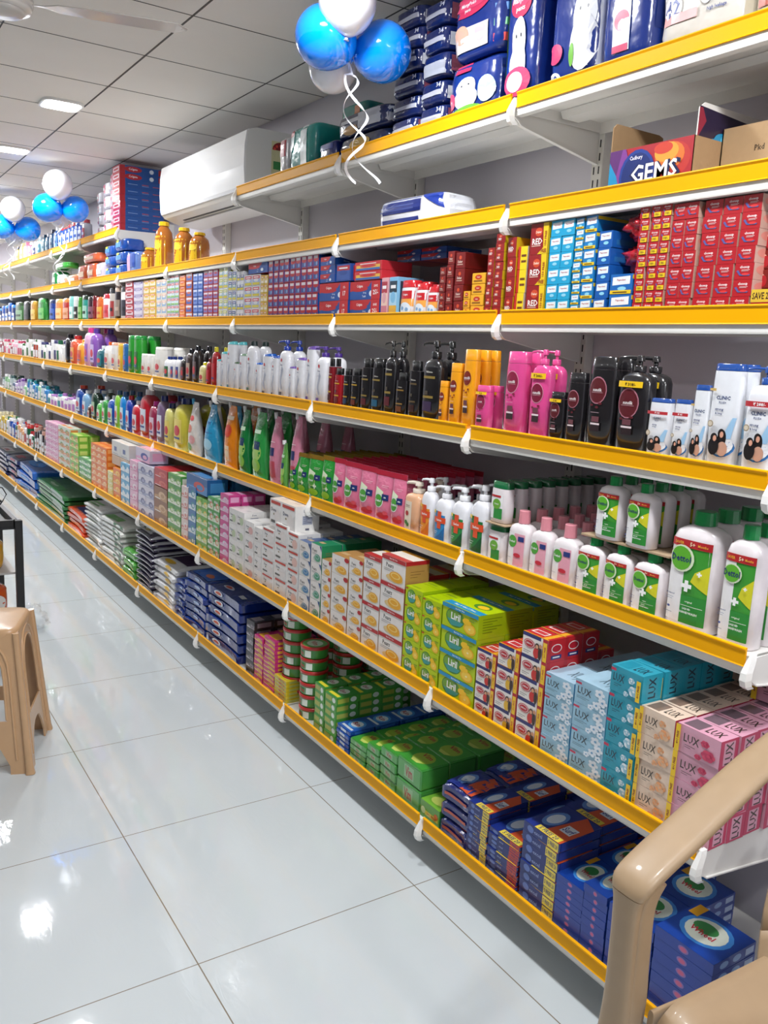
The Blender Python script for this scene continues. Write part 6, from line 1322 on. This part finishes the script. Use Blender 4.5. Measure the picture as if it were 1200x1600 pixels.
for i, (cl, grp) in enumerate(CLUSTERS):
    pos = ('on the left', 'on the right', 'on top', 'hanging at the back')
    ps = [ball(c[1], c[2], c[3], c[4], blu if c[0] == 'blue' else wht, '%s balloon %s of the %s' % (c[0], pos[k], grp), 'balloons', c[5], k) for k, c in enumerate(cl)]
    K0 = (ps[0] + ps[1] + ps[2] + ps[3]) / 4
    sc = (2.7, 6, 7.2)[i] / 2.7
    tips = (((575, 285), (560, 283)), ((100, 444), (92, 430)), ((14, 436), (10, 430)))[i]
    for k, tp in enumerate(tips):
        E_ = Vector((0, 0, EYE)) + ray(*tp) * (2.5, 5.5, 6.6)[i]
        n = 60; vs = []; fs = []
        for j in range(n + 1):
            s_ = j / n; P = K0.lerp(E_, s_); amp = (.0 if s_ < .25 else .018) * (1 + s_); ph = s_ * (13 + 2 * k) + k * 2.6
            P = P + Vector((math.cos(ph) * amp, -math.sin(ph) * amp, 0)); w = .004
            a_ = ph * .8; dv = Vector((.84 * math.cos(a_), -.54 * math.cos(a_), math.sin(a_) * .6)).normalized() * w
            nv = Vector((.54, .82, 0)) * .0004
            vs += [tuple(P - dv - nv), tuple(P + dv - nv), tuple(P + dv + nv), tuple(P - dv + nv)]
            if j: 
                b0 = (j - 1) * 4; b1 = j * 4
                for e in range(4): fs.append((b0 + e, b0 + (e + 1) % 4, b1 + (e + 1) % 4, b1 + e))
        rb = MB(); rb.add(vs, fs, mat('EDEDF0', .25, coat=.5), False)
        o = rb.build('curled_ribbon'); tag(o, 'curled white ribbon hanging from the %s, %s one' % (grp, ('longer', 'shorter')[k]), 'ribbon', 'balloon ribbons')

# ------------------------------------------------------------------ ceiling fan
hub = Vector((0, 0, EYE)) + ray(2, 8) * 2.5
t = empty('ceiling_fan', hub); tag(t, 'white ceiling fan whose round motor shows at the top left corner', 'ceiling fan')
fm = mat('D6D2CC', .35, coat=.3, var=.01); N = 40
def lathe(prof, m, N=40):
    mb = MB(); mb.rings([[(r * math.cos(2 * math.pi * i / N), r * math.sin(2 * math.pi * i / N), z) for i in range(N)] for z, r in prof], m); return mb
lathe([(-.022, .001), (-.022, .06), (-.018, .066), (-.012, .066)], mat('C8C4BE', .3)).build('bottom_cap', t)
lathe([(-.012, .06), (-.010, .082), (0, .086), (.002, .083), (.004, .088), (.018, .09), (.020, .086), (.022, .09), (.034, .086), (.046, .05), (.05, .02)], fm).build('motor', t)
lathe([(.05, .012), (CEIL - hub.z - .03, .012), (CEIL - hub.z - .028, .04), (CEIL - hub.z - .0005, .05)], fm, 20).build('rod', t)
tipv = Vector((0, 0, EYE)) + ray(330, 60) * ((hub.z - EYE) / ray(330, 60).z); a0 = math.atan2(tipv.y - hub.y, tipv.x - hub.x)
bladem = mat('B8B3AC', .4, coat=.2, var=.01)
for k in range(3):
    a = a0 + k * 2 * math.pi / 3; mb = MB(); rs = []
    for s_ in (.07, .12, .16, .25, .4, .5, .535):
        w = {.07: .02, .12: .025, .16: .05, .25: .058, .4: .062, .5: .06, .535: .03}[s_]; dz = .006
        ca, sa = math.cos(a), math.sin(a)
        P = lambda x, y, z: (ca * x - sa * y, sa * x + ca * y, z)
        rs.append([P(s_, -w, .012 - dz), P(s_, w, .012 + dz), P(s_, w, .015 + dz), P(s_, -w, .015 - dz)])
    mb.rings(rs, bladem, False); mb.build('blade', t)

# ------------------------------------------------------------------ plastic furniture
beige = mat('A98F70', .42, coat=.1, bump=.06, scale=18, var=.08)
def sweep(path, secs, m, mb=None, side=None, n=16):
    """sweep a rounded bar: path points, secs = (half width along side, half thickness)"""
    mb = mb or MB(); pts = [Vector(p) for p in path]; rs = []
    for i, p in enumerate(pts):
        tg = (pts[min(i + 1, len(pts) - 1)] - pts[max(i - 1, 0)]).normalized()
        s_ = Vector(side[i] if isinstance(side, list) else side); s_ = (s_ - tg * s_.dot(tg)).normalized(); u_ = tg.cross(s_).normalized()
        hw, ht = secs[i] if isinstance(secs, list) else secs
        rs.append([tuple(p + s_ * x + u_ * y) for x, y in sup(hw, ht, 3.2, n)])
    mb.rings(rs, m); return mb
def smooth(pts, k=6):
    """Catmull-Rom through points (tuples of any length)"""
    out = []
    for i in range(len(pts) - 1):
        p0 = pts[max(i - 1, 0)]; p1 = pts[i]; p2 = pts[i + 1]; p3 = pts[min(i + 2, len(pts) - 1)]
        for j in range(k):
            t_ = j / k; out.append(tuple(.5 * (2 * b + (c - a_) * t_ + (2 * a_ - 5 * b + 4 * c - d_) * t_ ** 2 + (-a_ + 3 * b - 3 * c + d_) * t_ ** 3) for a_, b, c, d_ in zip(p0, p1, p2, p3)))
    out.append(tuple(pts[-1])); return out
CH = empty('plastic_armchair', (1.295, .50, 0), (0, 0, 0)); tag(CH, 'beige moulded plastic armchair with scuffed arm, standing at the near end of the shelves', 'armchair')
# local frame: front towards -x, +y is the side next to the shelves
def sheet(f, nu, nv, th, m, nrm=None):
    mb = MB(); top = [[Vector(f(i / nu, j / nv)) for i in range(nu + 1)] for j in range(nv + 1)]
    vs = []; 
    def N_(i, j):
        a = top[j][min(i + 1, nu)] - top[j][max(i - 1, 0)]; b = top[min(j + 1, nv)][i] - top[max(j - 1, 0)][i]; return a.cross(b).normalized()
    for lay in (0, 1):
        for j in range(nv + 1):
            for i in range(nu + 1): vs.append(tuple(top[j][i] - N_(i, j) * th * lay))
    W_ = nu + 1; off = W_ * (nv + 1); fs = []
    for j in range(nv):
        for i in range(nu):
            q = (j * W_ + i, j * W_ + i + 1, (j + 1) * W_ + i + 1, (j + 1) * W_ + i); fs.append(q); fs.append(tuple(off + x for x in q[::-1]))
    for i in range(nu):
        fs.append((i + 1, i, off + i, off + i + 1)); k = nv * W_; fs.append((k + i, k + i + 1, off + k + i + 1, off + k + i))
    for j in range(nv):
        fs.append((j * W_, (j + 1) * W_, off + (j + 1) * W_, off + j * W_)); fs.append(((j + 1) * W_ + nu, j * W_ + nu, off + j * W_ + nu, off + (j + 1) * W_ + nu))
    mb.add(vs, fs, m, True); return mb
def seatf(u, v):
    x = -.23 + .44 * u; hw = .245 - .02 * u; y = (v - .5) * 2 * hw
    z = .425 - .028 * math.sin(math.pi * min(1, u * 1.1)) * (1 - (2 * v - 1) ** 2) + .02 * abs(2 * v - 1) ** 4
    if u < .15: z -= (.15 - u) ** 2 * 1.6
    return (x, y, z)
sheet(seatf, 24, 24, .006, beige).build('seat', CH)
def backf(u, v):
    hw = .235 + .035 * math.sin(math.pi * min(1, v * 1.1)) - .10 * max(0, v - .8) ** 2 * 12; y = (u - .5) * 2 * hw
    z = .42 + .42 * v - .05 * (2 * u - 1) ** 2 * v; x = .21 + .12 * v - .18 * (1 - .3 * v) * abs(2 * u - 1) ** 3
    return (x, y, z)
# back as uprights and slats between two rails
BK = MB()
bk_rows = [0, .12, .22, .88, 1]
def patch(u0, u1, v0, v1, nu=8, nv=8):
    return sheet(lambda a, b: backf(u0 + (u1 - u0) * a, v0 + (v1 - v0) * b), nu, nv, .007, beige)
def merge(dst, src):
    o = len(dst.v); dst.v.extend(src.v)
    for f_, mi_, sm_ in zip(src.f, src.m, src.sm): dst.f.append(tuple(i + o for i in f_)); dst.m.append(dst.mi(src.mats[mi_])); dst.sm.append(sm_)
merge(BK, patch(0, 1, 0, .16, 24, 4)); merge(BK, patch(0, 1, .84, 1, 24, 4)); merge(BK, patch(0, .14, .16, .84)); merge(BK, patch(.86, 1, .16, .84))
for k in range(5): merge(BK, patch(.19 + k * .132, .19 + k * .132 + .09, .16, .84))
BK.build('backrest', CH)
for sy in (1, -1):
    ay = .305 * sy
    # arm and front leg run in one curve, parted at the front corner
    full = smooth([(.262, ay - .035 * sy, .82, .034, .010), (.19, ay - .005 * sy, .815, .036, .011), (.10, ay, .79, .036, .011), (0, ay, .752, .037, .011), (-.12, ay, .70, .038, .012), (-.205, ay, .665, .038, .012),
                   (-.247, ay, .640, .036, .012), (-.252, ay, .605, .026, .012), (-.25, ay, .52, .025, .013), (-.25, ay, .40, .027, .014), (-.265, ay + .01 * sy, .20, .028, .014), (-.285, ay + .02 * sy, .0, .028, .014)], 6)
    cut = 6 * 6 + 3
    arm, leg = full[:cut + 1], full[cut:]
    sweep([p[:3] for p in arm], [(p[3], p[4]) for p in arm], beige, side=(0, 1, 0)).build('armrest', CH)
    lm_ = sweep([p[:3] for p in leg], [(p[3], p[4]) for p in leg], beige, side=(0, 1, 0))
    rim = smooth([(-.215, ay - .03 * sy, .65, .016, .006), (-.230, ay - .022 * sy, .6, .018, .006), (-.230, ay - .022 * sy, .5, .019, .006), (-.230, ay - .022 * sy, .4, .022, .006), (-.243, ay - .012 * sy, .2, .02, .006), (-.262, ay, .0, .018, .006)], 4)
    sweep([p[:3] for p in rim], [(p[3], p[4]) for p in rim], beige, lm_, side=(1, 0, 0)); lm_.build('leg', CH)
    bl = smooth([(.19, ay - .06 * sy, .43, .034, .010), (.25, ay - .04 * sy, .2, .036, .011), (.31, ay - .01 * sy, .0, .036, .012)], 5)
    sweep([p[:3] for p in bl], [(p[3], p[4]) for p in bl], beige, side=(0, 1, 0)).build('leg', CH)
    sk = smooth([(-.22, ay - .045 * sy, .405), (0, ay - .06 * sy, .40), (.2, ay - .075 * sy, .415)], 6)
    sweep(sk, (.006, .022), beige, side=(0, 1, 0)).build('seat_rail', CH)

# stool
sbeige = mat('C9A27A', .32, coat=.25, bump=.04, scale=20, var=.06)
ST = empty('plastic_stool', (.40, 3.10, 0), (0, 0, -.35)); tag(ST, 'beige moulded plastic stool with arched sides, partly cut by the left edge', 'stool')
HS, bw, tw = .50, .178, .135
def side_pt(k, s_, z):
    """point on side k: s_ -1..1 across, z height"""
    w = bw + (tw - bw) * z / HS; x, y = (w, s_ * w)
    for _ in range(k): x, y = -y, x
    return (x, y, z)
def panel(k, pts, m, mb, th=.006):
    n = len(pts); A = [Vector(side_pt(k, p[0], p[1])) for p in pts]
    nv = Vector((1, 0, .08))
    for _ in range(k): nv = Vector((-nv.y, nv.x, nv.z))
    B = [a_ - nv * th for a_ in A]
    fs = [tuple(range(n)), tuple(range(2 * n - 1, n - 1, -1))] + [(i, n + i, n + (i + 1) % n, (i + 1) % n) for i in range(n)]
    mb.add([tuple(v) for v in A + B], [f_[::-1] for f_ in fs], m)
for k in range(4):
    mb = MB()
    arc = [(.62 * math.cos(math.pi * i / 12), .33 + .11 * math.sin(math.pi * i / 12) ** .7) for i in range(13)]
    # top field above the arch, in quads
    for i in range(12):
        (x1, z1), (x0, z0) = arc[i], arc[i + 1]
        panel(k, [(x0, z0), (x1, z1), (x1, HS - .012), (x0, HS - .012)], sbeige, mb)
    for sg in (-1, 1):
        a_, b_ = sorted((sg * .62, sg * .97)); panel(k, [(a_, .0), (b_, .0), (b_, HS - .012), (a_, HS - .012)], sbeige, mb)
    bar = [(.62, .13), (.62, .19), (-.62, .19), (-.62, .13)]
    for i in range(8):
        x0 = -.62 + 1.24 * i / 8; x1 = x0 + 1.24 / 8; lo = lambda x: .13 - .10 * abs(x / .62) ** 3
        panel(k, [(x0, lo(x0)), (x1, lo(x1)), (x1, .185), (x0, .185)], sbeige, mb)
    mb.build('side_panel', ST)
    rm = MB()
    for off in (0, .13):
        path = [side_pt(k, sx * (.62 + off), z) for sx, z in [(-1, .19), (-1, .33)]][0:0]
        pp = [(-(.62 + off), .05 if off else .19)] + [(-(.62 + off * .9) * math.cos(math.pi * i / 12) , .33 + (.11 + off * .25) * math.sin(math.pi * i / 12) ** .7) for i in range(13)] + [((.62 + off), .05 if off else .19)]
        rm.tube([side_pt(k, x, z) for x, z in pp], .0045, sbeige, 8)
    rm.build('rib', ST)
    lg = MB(); c0 = [side_pt(k, .97, z) for z in (0, .02, .25, HS - .012)]
    sweep([Vector(c) * 1.0 for c in c0], [(.016, .016), (.013, .013), (.011, .011), (.01, .01)], sbeige, lg, (1, 0, 0), 12); lg.build('leg', ST)
mb = MB(); rs = []
for z, w in ((HS - .03, tw + .003), (HS - .012, tw + .004), (HS - .003, tw - .002), (HS, tw - .012)): rs.append([(x, y, z) for x, y in sup(w, w, 7, 40)])
rs.append([(x, y, HS) for x, y in sup(.03, .03, 2, 40)]); mb.rings(rs, sbeige)
mb.build('seat', ST)

# black metal rack at the left edge with small goods
blkm = mat('1B1B1D', .4, coat=.1)
RK = empty('metal_rack', (.35, 4.25, 0)); tag(RK, 'black metal rack cut off by the left edge, behind the stool', 'rack')
rx, ry, RZ = .325, .27, .63
a = MB(); a.box(-rx, rx, -ry, ry, RZ - .012, RZ, blkm, .002); a.build('top_tray', RK)
for (x0_, x1_, y0_, y1_) in ((-rx, rx, -ry, -ry + .02), (-rx, rx, ry - .02, ry), (-rx, -rx + .02, -ry, ry), (rx - .02, rx, -ry, ry)):
    a = MB(); a.box(x0_, x1_, y0_, y1_, RZ, RZ + .03, blkm, .001); a.build('rail', RK)
for z in (.18, .42):
    a = MB(); a.box(-rx + .01, rx - .01, -ry + .01, ry - .01, z - .01, z, mat('B8B4B0', .5), .001); a.build('shelf', RK)
for sx in (-1, 1):
    for sy in (-1, 1):
        a = MB(); a.box(sx * (rx - .0) - .016, sx * rx + .016, sy * ry - .016, sy * ry + .016, 0, RZ + .03, blkm, .002); a.build('post', RK)
RG = 'snack bags on the black rack'
for i, (dx, dy, z, c, c2, lb) in enumerate(((.20, -.12, .42, 'D8A02A', 'E8C86A', 'yellow snack bag on the upper rack shelf, front'), (.16, .10, .42, 'C8862A', 'E8D8A8', 'dull yellow snack bag on the upper rack shelf, behind'),
                                     (.20, -.12, .18, 'C8501E', 'E8E4E0', 'orange and white snack bag on the lower rack shelf, front'), (.16, .10, .18, 'D8702A', 'E8E4E0', 'orange snack bag on the lower rack shelf, behind'))):
    place(softpack(.18, .16, .13 if z > .3 else .16, c, [('E', .5, .5, .3, .25, c2)], [('E', .5, .5, .3, .25, c2)], 80 + i, n=3), 'snack_bag', lb, 'bag', RG, (.35 + dx, 4.25 + dy, z + .001), .2 * i)
mb = lathe([(0, .04), (.002, .045), (.10, .045), (.103, .043)], mat('A8AAAC', .25, metal=.9), 24)
o = mb.build('steel_canister', None, (.35 + .22, 4.25 - .17, RZ + .0005)); tag(o, 'small steel canister on top of the black rack', 'canister')
mb = MB(); q0 = Vector((.35 + .27, 4.25 - .10, RZ + .001))
mb.tube([tuple(q0 + Vector(v)) for v in ((0, 0, .003), (.0, 0, .06), (.02, -.01, .09), (.035, -.015, .12), (.02, -.01, .15), (-.02, 0, .16), (-.05, .01, .15), (-.055, .01, .06), (-.055, .01, .003))], .0028, blkm, 8)
o = mb.build('wire_holder'); tag(o, 'bent black wire holder on top of the black rack', 'wire holder')
# clear plastic bag
clear = mat('DCE2E6', .08, coat=.8, bump=.5, scale=25, alpha=.2)
mb = blob('bag', (.075, .07, .06), clear, 21, .55, 16)
mb.v = [(x, y, max(z + .055, .001)) for x, y, z in mb.v]
o = mb.build('plastic_bag', None, (.80, 4.42, .0)); tag(o, 'crumpled clear plastic bag on the floor beside the black rack', 'plastic bag')
